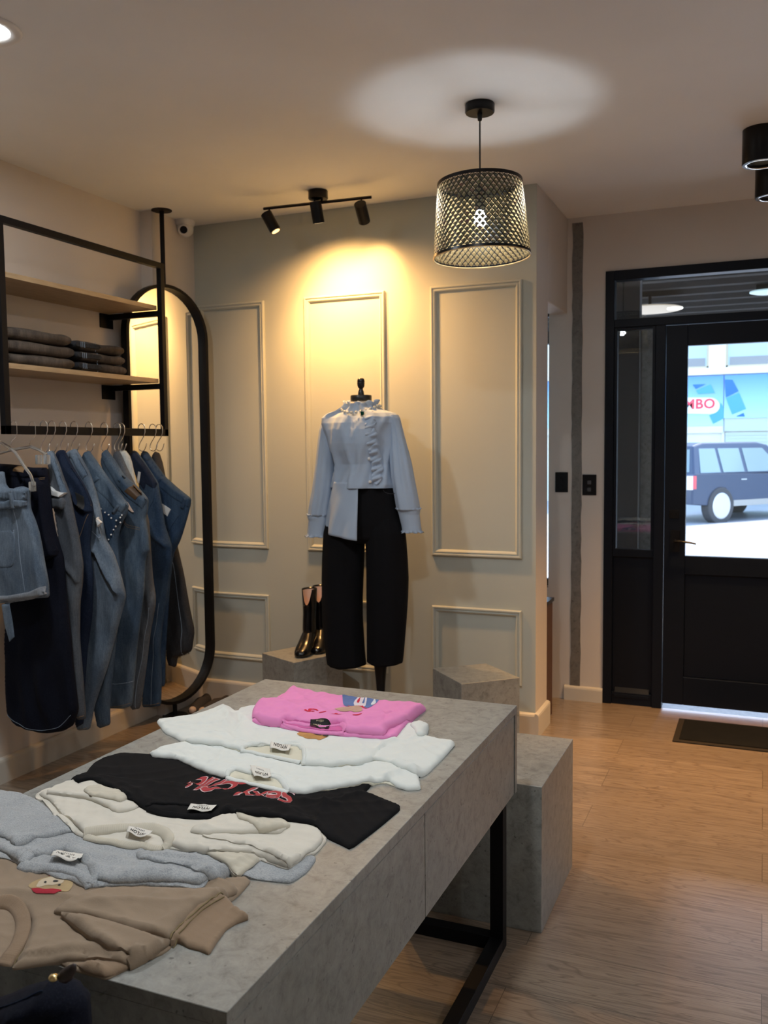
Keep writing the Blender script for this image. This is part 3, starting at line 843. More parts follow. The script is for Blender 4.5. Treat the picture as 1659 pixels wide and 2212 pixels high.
# swivel mirror on a floor-to-ceiling pole
mx, my = -3.035, 4.127
mt = thing('pole_mirror', 'tall oval-ended mirror in a black frame on a floor-to-ceiling pole', 'mirror', (mx, my, 0))
ANG = R(13.0)                    # turn of the mirror plane from the depth axis
HW, MZ0, MZ1 = 0.285, 0.075, 2.395
def stadium(hwid, z0, z1, n_=20):
    pts = []
    for k in range(n_+1):
        a = pi*k/n_; pts.append((hwid*math.cos(a), z1-hwid+hwid*math.sin(a)))
    for k in range(n_+1):
        a = pi+pi*k/n_; pts.append((hwid*math.cos(a), z0+hwid+hwid*math.sin(a)))
    return pts
td = Vector((math.sin(ANG), math.cos(ANG), 0)); ndv = Vector((math.cos(ANG), -math.sin(ANG), 0))
def mp_(u, z, n_): q = Vector((mx, my, 0))+td*u+ndv*n_; return (q.x, q.y, z)
so_, si_ = stadium(HW, MZ0, MZ1), stadium(HW-0.018, MZ0+0.018, MZ1-0.018)
fm = MB(); fm.loft([[mp_(u, z, 0.034) for u, z in so_], [mp_(u, z, -0.012) for u, z in so_], [mp_(u, z, -0.012) for u, z in si_], [mp_(u, z, 0.034) for u, z in si_], [mp_(u, z, 0.034) for u, z in so_]], cap=(False, False))
O('mirror_frame', fm, M_BLACK, mt, smooth=True, sang=40)
gl_ = MB(); n_ = len(si_)
gl_.add([mp_(u, z, 0.002) for u, z in si_]+[mp_(u, z, -0.010) for u, z in si_], [tuple(range(n_))[::-1], tuple(range(n_, 2*n_))])
go = O('mirror_glass', gl_, M_MIRROR, mt)
O('pole', MB().cyl((mx, my, MZ1-0.002), (mx, my, ZC-0.004), 0.0125, seg=16), M_BLACK, mt, smooth=True, sang=40)
O('pole_foot', MB().cyl((mx, my, 0.006), (mx, my, MZ0+0.002), 0.0125, seg=16), M_BLACK, mt, smooth=True, sang=40)
O('pole_flange', MB().lathe([(0, 0), (0.055, 0), (0.055, -0.005), (0.04, -0.007), (0, -0.008)], (mx, my, ZC), 32), M_BLACK, mt)
O('pole_flange', MB().lathe([(0, 0), (0.07, 0), (0.07, 0.006), (0, 0.007)], (mx, my, 0), 32), M_BLACK, mt)

# ================================================================ CLOTH BUILDER
def smooth_poly(pts, it=2, cut=0.2):
    pts = [np.array(p, float) for p in pts]
    for _ in range(it):
        q = []
        n_ = len(pts)
        for i in range(n_):
            a, b_ = pts[i], pts[(i+1) % n_]
            q += [a*(1-cut)+b_*cut, a*cut+b_*(1-cut)]
        pts = q
    return np.array(pts)

def resample(pts, step):
    out = []; n_ = len(pts)
    for i in range(n_):
        a, b_ = pts[i], pts[(i+1) % n_]; l_ = np.linalg.norm(b_-a); k = max(1, int(round(l_/step)))
        for j in range(k): out.append(a+(b_-a)*j/k)
    out = np.array(out)
    keep = [0]
    for i in range(1, len(out)):
        if np.linalg.norm(out[i]-out[keep[-1]]) > step*0.45: keep.append(i)
    return out[keep]

def seg_dist(p, poly, closed=True):
    """unsigned distance of points p (n,2) to a polyline, and signed side"""
    a = poly if closed else poly[:-1]
    b_ = np.roll(poly, -1, 0) if closed else poly[1:]
    best = np.full(len(p), 1e9); side = np.zeros(len(p)); par = np.zeros(len(p))
    for k in range(len(a)):
        e = b_[k]-a[k]; L2 = max(e@e, 1e-12); t = np.clip(((p-a[k])@e)/L2, 0, 1)
        q = p-a[k]-t[:, None]*e; d_ = np.hypot(q[:, 0], q[:, 1]); m_ = d_ < best
        best[m_] = d_[m_]; side[m_] = np.sign(e[0]*q[m_, 1]-e[1]*q[m_, 0]); par[m_] = (k+t[m_])/len(a)
    return best, side, par

def inside(p, poly):
    x, y = p[:, 0], p[:, 1]; r = np.zeros(len(p), bool); n_ = len(poly); j = n_-1
    for i in range(n_):
        xi, yi = poly[i]; xj, yj = poly[j]
        if yi != yj:
            c = ((yi > y) != (yj > y)) & (x < (xj-xi)*(y-yi)/(yj-yi)+xi); r ^= c
        j = i
    return r

def wrinkle(p, amp, seed, lam=(0.05, 0.14), dirn=None, spread=0.5, soft=False):
    rg_ = np.random.RandomState(seed); h = np.zeros(len(p))
    for _ in range(7):
        a = rg_.uniform(0, pi) if dirn is None else dirn+rg_.normal(0, spread)
        l_ = rg_.uniform(*lam); ph = rg_.uniform(0, 6.28)
        k2 = rg_.uniform(0, pi)
        m_ = 0.5+0.5*np.sin((p@np.array([math.cos(k2), math.sin(k2)]))*2*pi/0.31+rg_.uniform(0, 6.28))
        wv = (p@np.array([math.cos(a), math.sin(a)]))*2*pi/l_+ph+1.2*np.sin(p@np.array([9.0, 13.0])+ph)
        h += m_*((0.5+0.5*np.sin(wv))**1.3/1.9 if soft else (1-np.abs(np.sin(wv)))**1.5/1.2)*amp*rg_.uniform(0.4, 1)
    return h

class Sheet:
    """a puffy piece of cloth bounded by a closed outline in (a,b) plane coordinates"""
    def __init__(s, outline, thick, edge=0.006, step=0.006, it=2, folds=(), wr=0.0015, seed=1, lam=(0.05, 0.14), dirn=None, spread=0.5, base=None, holes=(), extra=None, pw=0.5, lift=0.35, soft=False, cut=0.2):
        s.poly = resample(smooth_poly(outline, it, cut), step); s.soft = soft
        s.th, s.edge, s.folds, s.wr, s.seed, s.lam, s.dirn, s.spread, s.base, s.extra, s.pw, s.lift = thick, edge, folds, wr, seed, lam, dirn, spread, base, extra, pw, lift
        s.step = step
    def top(s, p):
        d_, _, _ = seg_dist(p, s.poly); q = np.clip(d_/s.edge, 0, 1)
        h = s.th*(s.lift+(1-s.lift)*(1-(1-q)**2)**s.pw)
        if s.wr: h = h+wrinkle(p, s.wr, s.seed, s.lam, s.dirn, s.spread, s.soft)*np.clip(d_/0.012, 0.25, 1)
        for f in s.folds:
            pl_, amp, wd, kind = f[:4]
            dd, sd, pr_ = seg_dist(p, np.array(pl_, float), False)
            env = np.clip(np.minimum(pr_, 1-pr_)*6+0.15, 0, 1) if len(pl_) > 1 else 1
            if kind == 'g': h = h+amp*1.15*np.exp(-(dd/wd)**1.25)*env
            elif kind == 'v': h = h-amp*np.exp(-(dd/wd)**2)*env
            elif kind == 's':      # step: higher on the left side of the line
                h = h+amp*np.where(sd > 0, np.exp(-dd/wd), -0.35*np.exp(-(dd/0.004)**2))*env
        if s.extra is not None: h = h+s.extra(p)
        if s.base is not None: h = h+s.base(p)
        return h
    def tri(s):
        lo_ = s.poly.min(0); hi_ = s.poly.max(0); st = s.step
        xs = np.arange(lo_[0], hi_[0], st); ys = np.arange(lo_[1], hi_[1], st*0.866)
        g_ = np.array([(x+(st/2 if j % 2 else 0), y) for j, y in enumerate(ys) for x in xs])
        g_ = g_[inside(g_, s.poly)]; d_, _, _ = seg_dist(g_, s.poly); g_ = g_[d_ > st*0.55]
        # a ring close to the edge keeps the border round
        n_ = len(s.poly)
        pts = [Vector((float(a), float(b_))) for a, b_ in np.vstack([s.poly, g_])]
        r = delaunay_2d_cdt(pts, [], [list(range(n_))], 1, 1e-6)
        v2 = np.array([(q.x, q.y) for q in r[0]]); f2 = [tuple(f) for f in r[2]]
        return v2, f2
    def mesh(s, to3, back=None):
        v2, f2 = s.tri(); h = s.top(v2); n_ = len(v2)
        # orientation
        hb = back(v2) if back is not None else np.zeros(n_)
        mb = MB(); vs = [to3(v2[i], h[i]) for i in range(n_)]+[to3(v2[i], hb[i]) for i in range(n_)]
        cnt = {}
        for f in f2:
            for i in range(3):
                e = (f[i], f[(i+1) % 3]); cnt[e] = cnt.get(e, 0)+1
        rim = [e for e in cnt if (e[1], e[0]) not in cnt]
        fs = list(f2)+[tuple(i+n_ for i in f[::-1]) for f in f2]+[(b_, a, a+n_, b_+n_) for a, b_ in rim]
        mb.add(vs, fs)
        s.v2, s.h = v2, h
        return mb

# ---- things lying on the table: a height map keeps every layer on the one below
GX0, GX1, GY0, GY1, GS = -1.80, -0.45, 0.70, 2.70, 0.004
gxs = np.arange(GX0, GX1, GS); gys = np.arange(GY0, GY1, GS)
GXX, GYY = np.meshgrid(gxs, gys, indexing='ij'); GP = np.stack([GXX.ravel(), GYY.ravel()], 1)
HM = np.full(GXX.shape, TZT)
def blur(a, k):
    b_ = a.copy()
    for _ in range(2):
        for ax in (0, 1):
            c = np.cumsum(np.concatenate([np.repeat(b_.take([0], ax), k+1, ax), b_, np.repeat(b_.take([-1], ax), k, ax)], ax), ax)
            n_ = b_.shape[ax]
            b_ = (c.take(range(2*k+1, 2*k+1+n_), ax)-c.take(range(0, n_), ax))/(2*k+1)
    return b_
def sampler(G):
    def f(p):
        x = np.clip((p[:, 0]-GX0)/GS, 0, G.shape[0]-1.001); y = np.clip((p[:, 1]-GY0)/GS, 0, G.shape[1]-1.001)
        i = x.astype(int); j = y.astype(int); fx = x-i; fy = y-j
        return G[i, j]*(1-fx)*(1-fy)+G[i+1, j]*fx*(1-fy)+G[i, j+1]*(1-fx)*fy+G[i+1, j+1]*fx*fy
    return f
def TP(pts, z=0.0, add=0.0):
    """pixels -> (x, y) on the present pile of cloth (plus a thickness)"""
    f = sampler(HM); out = []
    for x, y in pts:
        zz = 0.745
        for _ in range(7):
            q = P(x, y, 2, zz+add)[:2]; zz = 0.5*zz+0.5*float(f(np.array([q]))[0])
        out.append(q)
    return out
LK = 0.50      # overall loft of the laid garments
def lay(name, px, m, parent, thick=0.006, edge=0.007, z=0.748, folds=(), k=2, it=1, **kw):
    global HM
    thick = thick*LK; edge = edge*0.6; kw['it'] = it; kw.setdefault('cut', 0.13); kw['wr'] = kw.get('wr', 0.0015)*1.5; kw['step'] = kw.get('step', 0.0055)
    base = np.maximum(blur(HM, k), HM)+0.0006
    fl = [(TP(f[0], z, thick*0.8),)+tuple(f[1:]) for f in folds]
    sh_ = Sheet(TP(px, z, thick*0.6), thick, edge, base=sampler(base), folds=fl, **kw)
    under = sampler(HM.copy())
    mb = sh_.mesh(lambda q, h: (q[0], q[1], h), back=lambda p: under(p)+0.0003)
    msk = inside(GP, sh_.poly); idx = np.where(msk)[0]
    hh = sh_.top(GP[idx]); flat_ = HM.ravel().copy(); flat_[idx] = np.maximum(flat_[idx], hh); HM = flat_.reshape(HM.shape)
    return O(name, mb, m, parent, smooth=True, sang=60)
def onto(vs, fs, eps=0.0008, sub=0.006):
    """drop flat (x,y) artwork onto the height map, subdivided"""
    bm = bmesh.new(); bv = [bm.verts.new((x, y, 0)) for x, y in vs]
    for f in fs:
        try: bm.faces.new([bv[i] for i in f])
        except ValueError: pass
    bmesh.ops.triangulate(bm, faces=bm.faces[:])
    for _ in range(5):
        es = [e for e in bm.edges if e.calc_length() > sub]
        if not es: break
        bmesh.ops.subdivide_edges(bm, edges=es, cuts=1)
        bmesh.ops.triangulate(bm, faces=bm.faces[:])
    bm.verts.index_update()
    p = np.array([(v.co.x, v.co.y) for v in bm.verts]); h = sampler(HM)(p)+eps
    mb = MB().add([(p[i][0], p[i][1], h[i]) for i in range(len(p))], [tuple(v.index for v in f.verts) for f in bm.faces]); bm.free()
    bad = [i for i, f in enumerate(mb.f) if (mb.v[f[1]][0]-mb.v[f[0]][0])*(mb.v[f[2]][1]-mb.v[f[0]][1])-(mb.v[f[1]][1]-mb.v[f[0]][1])*(mb.v[f[2]][0]-mb.v[f[0]][0]) < 0]
    for i in bad: mb.f[i] = mb.f[i][::-1]
    return mb
def patch(name, px, m, parent, eps=0.0008, z=0.76, it=1):
    pl_ = smooth_poly(TP(px, z), it) if it else np.array(TP(px, z))
    return O(name, onto([tuple(q) for q in pl_], [tuple(range(len(pl_)))], eps), m, parent, smooth=True)
def line_on(name, px, m, parent, r=0.0012, z=0.756, eps=0.0):
    q = TP(px, z); pts = []
    for i in range(len(q)-1):
        k = max(1, int(np.linalg.norm(q[i+1]-q[i])/0.006))
        pts += [q[i]+(q[i+1]-q[i])*j/k for j in range(k)]
    pts.append(q[-1]); pts = np.array(pts)
    for _ in range(3): pts[1:-1] = (pts[:-2]+2*pts[1:-1]+pts[2:])/4
    h = sampler(HM)(pts)
    return O(name, MB().tube([(a[0], a[1], b_+eps) for a, b_ in zip(pts, h)], r, 6), m, parent, smooth=True)
def rib(name, px, m, parent, w=0.010, z=0.752, hgt=0.006, pitch=0.0042, closed=False, round_=True):
    """a knitted collar or cuff band following a line: rounded band with fine cross ribs"""
    q = [np.array(a) for a in TP(px, z)]
    for _ in range(2):
        r_ = [q[0]] if not closed else []
        n_ = len(q)
        for i in range(n_ if closed else n_-1):
            a, b_ = q[i], q[(i+1) % n_]; r_ += [a*.75+b_*.25, a*.25+b_*.75]
        if not closed: r_.append(q[-1])
        q = r_
    pts = []
    for i in range(len(q)-1):
        l_ = np.linalg.norm(q[i+1]-q[i]); k = max(1, int(l_/(pitch/3)))
        pts += [q[i]+(q[i+1]-q[i])*j/k for j in range(k)]
    pts.append(q[-1]); pts = np.array(pts); f = sampler(blur(HM, 1))
    rings = []; acc = 0
    hgt = hgt*0.7
    prof = [(-1, -0.1), (-0.92, 0.55), (-0.6, 0.9), (0, 1.0), (0.6, 0.9), (0.92, 0.55), (1, -0.1)]
    for i in range(len(pts)):
        a = pts[max(i-1, 0)]; b_ = pts[min(i+1, len(pts)-1)]; t_ = b_-a; t_ /= max(np.linalg.norm(t_), 1e-9); nn_ = np.array([-t_[1], t_[0]])
        if i: acc += np.linalg.norm(pts[i]-pts[i-1])
        gr = 0.0005*math.cos(acc/pitch*2*pi)
        row = np.array([pts[i]+nn_*w/2*u for u, _ in prof]); hz = f(row)
        rings.append([(row[k][0], row[k][1], hz[k]+hgt*prof[k][1]+(gr if 0 < k < 6 else 0)) for k in range(7)])
    mb = MB().loft(rings, cap=(True, True), closed=False)
    mb.f = [g_[::-1] for g_ in mb.f]
    return O(name, mb, m, parent, smooth=True)
def neck_label(px, m, parent, txt='NYLON', tm=None, z=0.765, lift=0.003):
    """woven label: four corners (left-far, right-far, right-near, left-near); the writing faces away from the viewer"""
    c = TP(px, z); fsm = sampler(HM)
    def bil(u, v): return (c[0]*(1-u)+c[1]*u)*(1-v)+(c[3]*(1-u)+c[2]*u)*v
    nu, nv = 12, 6; mb = MB(); vs = []
    def hz(u, v):
        q = bil(u, v); return float(fsm(np.array([q]))[0])+lift+0.003*math.sin(u*pi*2.0+0.5)*v
    for i in range(nu+1):
        for j in range(nv+1):
            u, v = i/nu, j/nv; q = bil(u, v); vs.append((q[0], q[1], hz(u, v)))
    fs = [(i*(nv+1)+j, i*(nv+1)+j+1, (i+1)*(nv+1)+j+1, (i+1)*(nv+1)+j) for i in range(nu) for j in range(nv)]
    mb.add(vs, fs)
    lo_ = O('neck_label', mb, m, parent, smooth=True, solid=0.0005)
    tv2, tf2 = text_mesh(txt, 1.0, 0, 0.02, 1.1)
    xs_ = [v[0] for v in tv2]; wd = max(xs_)-min(xs_)
    def put(v, su, cu, sv, cv):
        u = cu-(v[0]/wd)*su; w_ = cv+v[1]*sv; q = bil(u, w_); return (q[0], q[1], hz(u, w_)+0.0009)
    tt = MB().add([put(v, 0.66, 0.50, 0.52, 0.58) for v in tv2], [f[::-1] for f in tf2])
    for k in range(7): 
        u = 0.30+k*0.065; q0 = bil(u, 0.20); 
        pts_ = [(u, 0.16), (u+0.025, 0.16), (u+0.025, 0.26), (u, 0.26)]
        tt.add([(*bil(a, b_), hz(a, b_)+0.0009) for a, b_ in pts_], [(0, 1, 2, 3)])
    O('label_print', tt, tm or M_INK, lo_)
    return lo_
M_INK = mat('ink_black', (0.015, 0.015, 0.015), 0.7)
M_LAB = cloth('label_white', (0.72, 0.70, 0.64), 0, 700, 0.8, 0.03, 0.1)
M_LABK = cloth('label_black', (0.012, 0.012, 0.012), 0, 700, 0.6, 0.03, 0.1)
M_GOLDINK = mat('ink_gold', (0.65, 0.55, 0.35), 0.6)
M_BROWN = cloth('fleece_taupe', (0.300, 0.225, 0.155), 0.12, 500, 0.95, 0.08, 0.4)
M_BROWNR = cloth('rib_taupe', (0.285, 0.200, 0.130), 0.1, 500, 0.95, 0.06, 0.4)
M_GREYM = melange('melange_grey', (0.42, 0.44, 0.45), (0.22, 0.24, 0.26), (0.56, 0.58, 0.58))
M_CREAM = cloth('fleece_cream', (0.66, 0.63, 0.55), 0.08, 500, 0.95, 0.05, 0.3)
M_CREAMR = cloth('rib_cream', (0.60, 0.56, 0.46), 0.08, 500, 0.95, 0.05, 0.3)
M_BLK = cloth('jersey_black', (0.0055, 0.0055, 0.0065), 0.0, 700, 0.95, 0.2, 0.2)
M_WHT = cloth('jersey_white', (0.70, 0.735, 0.705), 0.03, 700, 0.85, 0.02, 0.2)
M_WHTI = cloth('jersey_white_inside', (0.66, 0.64, 0.52), 0.03, 700, 0.9, 0.03, 0.2)
M_PNK = cloth('jersey_pink', (0.80, 0.27, 0.55), 0.05, 700, 0.85, 0.04, 0.2)
M_PNK_SHADE = cloth('jersey_pink_shaded', (0.62, 0.13, 0.36), 0.05, 700, 0.9, 0.04, 0.2)  # same jersey, darkened: shade inside the neck put into the colour

# ---------------------------------------------------------------- taupe sweatshirt (nearest)
g = thing('sweatshirt', 'taupe sweatshirt nearest the camera, with a dog print and ribbed cuff', 'sweatshirt', (-1.15, 1.15, TZT), 'tops laid out on the table')
lay('back_panel', [(-170, 1830), (60, 1830), (260, 1870), (463, 1897), (531, 1893), (542, 1903), (515, 1934), (440, 1990), (400, 2010), (360, 2055), (282, 2088), (231, 2114), (200, 2106), (164, 2096), (110, 2072), (-30, 2080), (-170, 2050)], M_BROWN, g, 0.010, 0.006, seed=3,
    folds=[([(513, 1930), (480, 1916), (440, 1912)], 0.004, 0.006, 'g')])
lay('hem_rib', [(164, 2082), (200, 2074), (260, 2070), (330, 2060), (300, 2078), (231, 2113), (205, 2105), (180, 2098)], M_BROWNR, g, 0.006, 0.004, seed=5, wr=0,
    extra=lambda p: 0.0006*np.sin((p[:, 0]*0.55+p[:, 1]*0.83)*2*pi/0.0042), folds=[([(175, 2088), (200, 2085), (230, 2100)], 0.006, 0.006, 'g')])
lay('front_panel', [(-170, 1840), (-60, 1840), (60, 1845), (230, 1890), (420, 1905), (463, 1897), (500, 1905), (515, 1925), (480, 1940), (440, 1965), (380, 2005), (372, 2034), (336, 2060), (300, 2075), (280, 2081), (268, 2076), (180, 2070), (110, 2080), (36, 2090), (25, 2090), (50, 2056), (66, 2020), (70, 1985), (55, 1960), (20, 1952), (-40, 1960), (-170, 1990)], M_BROWN, g, 0.014, 0.010, seed=8, wr=0.0022, lam=(0.07, 0.2),
    folds=[([(-100, 1930), (20, 1932), (90, 1938), (180, 1945)], 0.007, 0.014, 'g'), ([(30, 2074), (100, 2068), (170, 2058), (268, 2070)], 0.004, 0.003, 'v'),
           ([(60, 2062), (130, 2050), (200, 2046), (270, 2062)], 0.004, 0.010, 'g'), ([(283, 2052), (274, 2066), (268, 2062)], 0.006, 0.004, 'v')])
lay('sleeve', [(115, 1968), (128, 1956), (163, 1937), (224, 1919), (289, 1917), (360, 1919), (434, 1922), (470, 1915), (485, 1918), (494, 1935), (478, 1945), (430, 1975), (385, 2010), (368, 2031), (300, 2012), (250, 1995), (190, 1978), (150, 1974)], M_BROWN, g, 0.016, 0.012, seed=11, wr=0.002, lam=(0.08, 0.2), dirn=1.3, spread=0.3, k=4,
    folds=[([(160, 1955), (260, 1950), (380, 1958), (440, 1950)], 0.006, 0.012, 'g'), ([(120, 1968), (180, 1974), (250, 1988), (360, 2022)], 0.003, 0.004, 'g'), ([(478, 1922), (482, 1934), (490, 1940)], 0.006, 0.005, 'v'),
           ([(420, 1960), (450, 1945), (470, 1925)], 0.004, 0.008, 'g')])
lay('underarm_fold', [(128, 1974), (165, 1979), (240, 1994), (300, 2014), (345, 2026), (372, 2034), (336, 2058), (282, 2081), (272, 2074), (283, 2060), (276, 2056), (230, 2048), (190, 2025), (160, 2003)], M_BROWN, g, 0.013, 0.010, seed=14, wr=0.002, k=4,
    folds=[([(155, 1985), (200, 2015), (260, 2050)], 0.006, 0.012, 'g')])
cuf = lay('ribbed_cuff', [(408, 1981), (425, 1967), (455, 1945), (479, 1931), (490, 1940), (500, 1952), (520, 1968), (539, 1982), (510, 1992), (488, 2006), (470, 2030), (452, 2059), (430, 2050), (408, 2045), (385, 2032), (366, 2031), (382, 2010)], M_BROWNR, g, 0.013, 0.008, seed=2, wr=0.001, step=0.0045, k=3,
    extra=lambda p: 0.0007*np.sin((p[:, 0]*0.80+p[:, 1]*0.60)*2*pi/0.0046), folds=[([(539, 1980), (515, 1975), (500, 1962)], 0.005, 0.008, 'g')])
line_on('cuff_seam', [(367, 2031), (380, 2012), (409, 1981), (435, 1958), (481, 1931)], cloth('thread_khaki', (0.22, 0.17, 0.09), 0, 900), g, 0.0016)
line_on('cuff_seam', [(373, 2034), (387, 2015), (415, 1985), (440, 1963), (484, 1937)], bpy.data.materials['thread_khaki'], g, 0.0012)
rib('collar', [(-60, 1950), (-20, 1948), (15, 1952), (38, 1963), (50, 1985), (50, 2010), (38, 2045), (15, 2078), (8, 2088)], M_BROWNR, g, 0.024, hgt=0.008)
line_on('collar_seam', [(-30, 1940), (20, 1943), (50, 1957), (65, 1980), (64, 2010), (50, 2050), (27, 2088)], bpy.data.materials['thread_khaki'], g, 0.0013)
# dog print
M_P1 = cloth('print_dog_fur', (0.50, 0.37, 0.20), 0, 500, 0.8, 0.35, 0.1); M_P2 = cloth('print_dog_light', (0.62, 0.52, 0.38), 0, 500, 0.8, 0.15, 0.1)
M_P3 = cloth('print_scarlet', (0.42, 0.02, 0.04), 0, 500, 0.7, 0.2, 0.1)
def K(pts, ox, oy, s): return [(ox+x/s, oy+y/s) for x, y in pts]
dp = patch('dog_print', K([(190, 860), (300, 780), (500, 710), (700, 665), (900, 670), (1070, 730), (1090, 830), (1040, 930), (960, 1000), (850, 1010), (840, 940), (600, 950), (330, 920), (230, 920)], 40, 1820, 9.217), M_P1, g)
patch('muzzle', K([(420, 760), (600, 700), (800, 690), (920, 740), (880, 830), (700, 860), (560, 850), (430, 900), (340, 890)], 40, 1820, 9.217), M_P2, dp, 0.0012)
patch('nose', K([(680, 780), (740, 760), (800, 775), (780, 802), (700, 805)], 40, 1820, 9.217), M_INK, dp, 0.0017)
patch('eye', K([(505, 800), (540, 778), (565, 795), (545, 822), (512, 820)], 40, 1820, 9.217), M_INK, dp, 0.0017)
patch('eye', K([(770, 868), (810, 848), (850, 855), (820, 875)], 40, 1820, 9.217), M_INK, dp, 0.0017)
patch('red_scarf', K([(245, 950), (330, 915), (520, 945), (850, 950), (860, 990), (760, 1028), (560, 1030), (310, 1022)], 40, 1820, 9.217), M_P3, dp, 0.0014)
patch('red_scarf', K([(595, 635), (715, 640), (690, 672), (610, 680)], 40, 1820, 9.217), M_P3, dp, 0.0012)
patch('red_scarf', K([(1060, 745), (1165, 780), (1110, 805), (1075, 800)], 40, 1820, 9.217), M_P3, dp, 0.0012)

# ---------------------------------------------------------------- grey melange sweatshirt
g = thing('sweatshirt', 'light grey melange sweatshirt between the taupe and the cream ones', 'sweatshirt', (-1.25, 1.35, TZT), 'tops laid out on the table')
lay('back_panel', [(-170, 1780), (0, 1770), (160, 1780), (330, 1800), (500, 1830), (600, 1830), (668, 1843), (684, 1853), (664, 1882), (629, 1906), (590, 1903), (543, 1897), (495, 1884), (452, 1898), (438, 1917), (417, 1921), (325, 1911), (226, 1914), (187, 1917), (150, 1900), (104, 1888), (48, 1872), (20, 1855), (-170, 1840)], M_GREYM, g, 0.009, 0.006, seed=21,
    folds=[([(668, 1850), (640, 1880), (625, 1900)], 0.004, 0.006, 'g'), ([(560, 1880), (556, 1896)], 0.003, 0.003, 'v')])
lay('front_panel', [(-170, 1770), (0, 1750), (160, 1780), (330, 1790), (500, 1815), (560, 1850), (500, 1885), (450, 1897), (430, 1908), (340, 1900), (240, 1905), (205, 1896), (204, 1880), (195, 1862), (160, 1840), (148, 1829), (126, 1830), (105, 1838), (78, 1845), (71, 1839), (58, 1850), (46, 1860), (30, 1855), (-20, 1830), (-170, 1820)], M_GREYM, g, 0.014, 0.009, seed=23, wr=0.002, lam=(0.08, 0.2),
    folds=[([(0, 1830), (60, 1822), (130, 1815)], 0.004, 0.010, 'g'), ([(250, 1890), (330, 1885), (420, 1892)], 0.003, 0.010, 'g'), ([(200, 1850), (232, 1868), (236, 1900)], 0.002, 0.002, 'v')])
lay('sleeve', [(-170, 1705), (-60, 1700), (0, 1708), (43, 1712), (80, 1727), (120, 1756), (160, 1793), (120, 1801), (60, 1818), (28, 1823), (10, 1808), (-60, 1770), (-170, 1780)], M_GREYM, g, 0.014, 0.010, seed=26, wr=0.002, lam=(0.08, 0.2))
lay('sleeve', [(293, 1841), (312, 1836), (391, 1841), (456, 1853), (497, 1880), (470, 1893), (452, 1899), (430, 1884), (408, 1871), (350, 1862), (304, 1856)], M_GREYM, g, 0.012, 0.008, seed=28, wr=0.0015,
    folds=[([(300, 1848), (400, 1852), (450, 1870)], 0.004, 0.008, 'g'), ([(300, 1850), (400, 1860), (440, 1884)], 0.002, 0.002, 'v')])
rib('collar', [(46, 1862), (60, 1852), (72, 1842), (80, 1846), (105, 1839), (127, 1831), (148, 1830), (163, 1843), (188, 1857), (204, 1875), (206, 1895), (192, 1912)], M_GREYM, g, 0.016, hgt=0.008)
rib('collar', [(47, 1866), (70, 1874), (105, 1874), (138, 1878), (168, 1888), (192, 1903), (198, 1914)], M_GREYM, g, 0.022, hgt=0.007)
neck_label([(122, 1847), (180, 1853), (165, 1871), (109, 1864)], M_LAB, g, lift=0.010)

# ---------------------------------------------------------------- cream sweatshirt
g = thing('sweatshirt', 'cream sweatshirt with folded sleeves, partly under the black t-shirt', 'sweatshirt', (-1.2, 1.55, TZT), 'tops laid out on the table')
lay('back_panel', [(76, 1717), (93, 1705), (186, 1690), (400, 1700), (600, 1730), (694, 1785), (707, 1814), (690, 1835), (655, 1854), (625, 1877), (575, 1862), (562, 1856), (514, 1892), (499, 1882), (451, 1842), (391, 1836), (334, 1835), (239, 1824), (178, 1809), (130, 1770), (93, 1728), (78, 1724)], M_CREAM, g, 0.008, 0.006, seed=31)
lay('hem_rib', [(440, 1838), (500, 1842), (563, 1855), (540, 1875), (514, 1892), (502, 1884), (470, 1856)], M_CREAMR, g, 0.006, 0.004, seed=32, wr=0, step=0.0045, extra=lambda p: 0.0006*np.sin((p[:, 0]*0.96-p[:, 1]*0.28)*2*pi/0.0046))
lay('front_panel', [(84, 1714), (93, 1709), (140, 1696), (186, 1684), (260, 1690), (400, 1700), (600, 1735), (690, 1790), (700, 1812), (655, 1850), (625, 1874), (580, 1858), (570, 1848), (500, 1838), (451, 1836), (380, 1828), (352, 1820), (357, 1808), (345, 1793), (320, 1788), (260, 1790), (200, 1799), (184, 1800), (150, 1770), (110, 1728)], M_CREAM, g, 0.013, 0.008, seed=33, wr=0.0018, lam=(0.07, 0.18),
    folds=[([(100, 1722), (140, 1765), (180, 1800)], 0.004, 0.006, 'g'), ([(400, 1824), (480, 1826), (560, 1842), (580, 1858)], 0.003, 0.002, 'v'), ([(575, 1840), (600, 1852), (624, 1872)], 0.005, 0.006, 'g'), ([(376, 1790), (385, 1805), (370, 1828)], 0.0015, 0.0015, 'v')])
lay('sleeve', [(96, 1712), (140, 1692), (187, 1682), (225, 1690), (260, 1712), (300, 1740), (291, 1746), (247, 1752), (217, 1735), (180, 1722), (130, 1716)], M_CREAM, g, 0.011, 0.008, seed=35, wr=0.0015, folds=[([(110, 1712), (190, 1722), (248, 1746)], 0.003, 0.006, 'g')])
lay('ribbed_cuff', [(180, 1706), (190, 1698), (212, 1696), (240, 1704), (279, 1716), (285, 1724), (258, 1731), (225, 1722), (195, 1719)], M_CREAMR, g, 0.010, 0.006, seed=36, wr=0.001, step=0.0045, extra=lambda p: 0.0006*np.sin((p[:, 0]*0.96-p[:, 1]*0.28)*2*pi/0.0046))
lay('sleeve', [(410, 1797), (420, 1786), (440, 1774), (469, 1763), (512, 1758), (560, 1782), (620, 1786), (604, 1798), (560, 1796), (500, 1797), (440, 1801)], M_CREAM, g, 0.013, 0.008, seed=37, wr=0.0015, folds=[([(420, 1794), (500, 1786), (580, 1790)], 0.004, 0.008, 'g')])
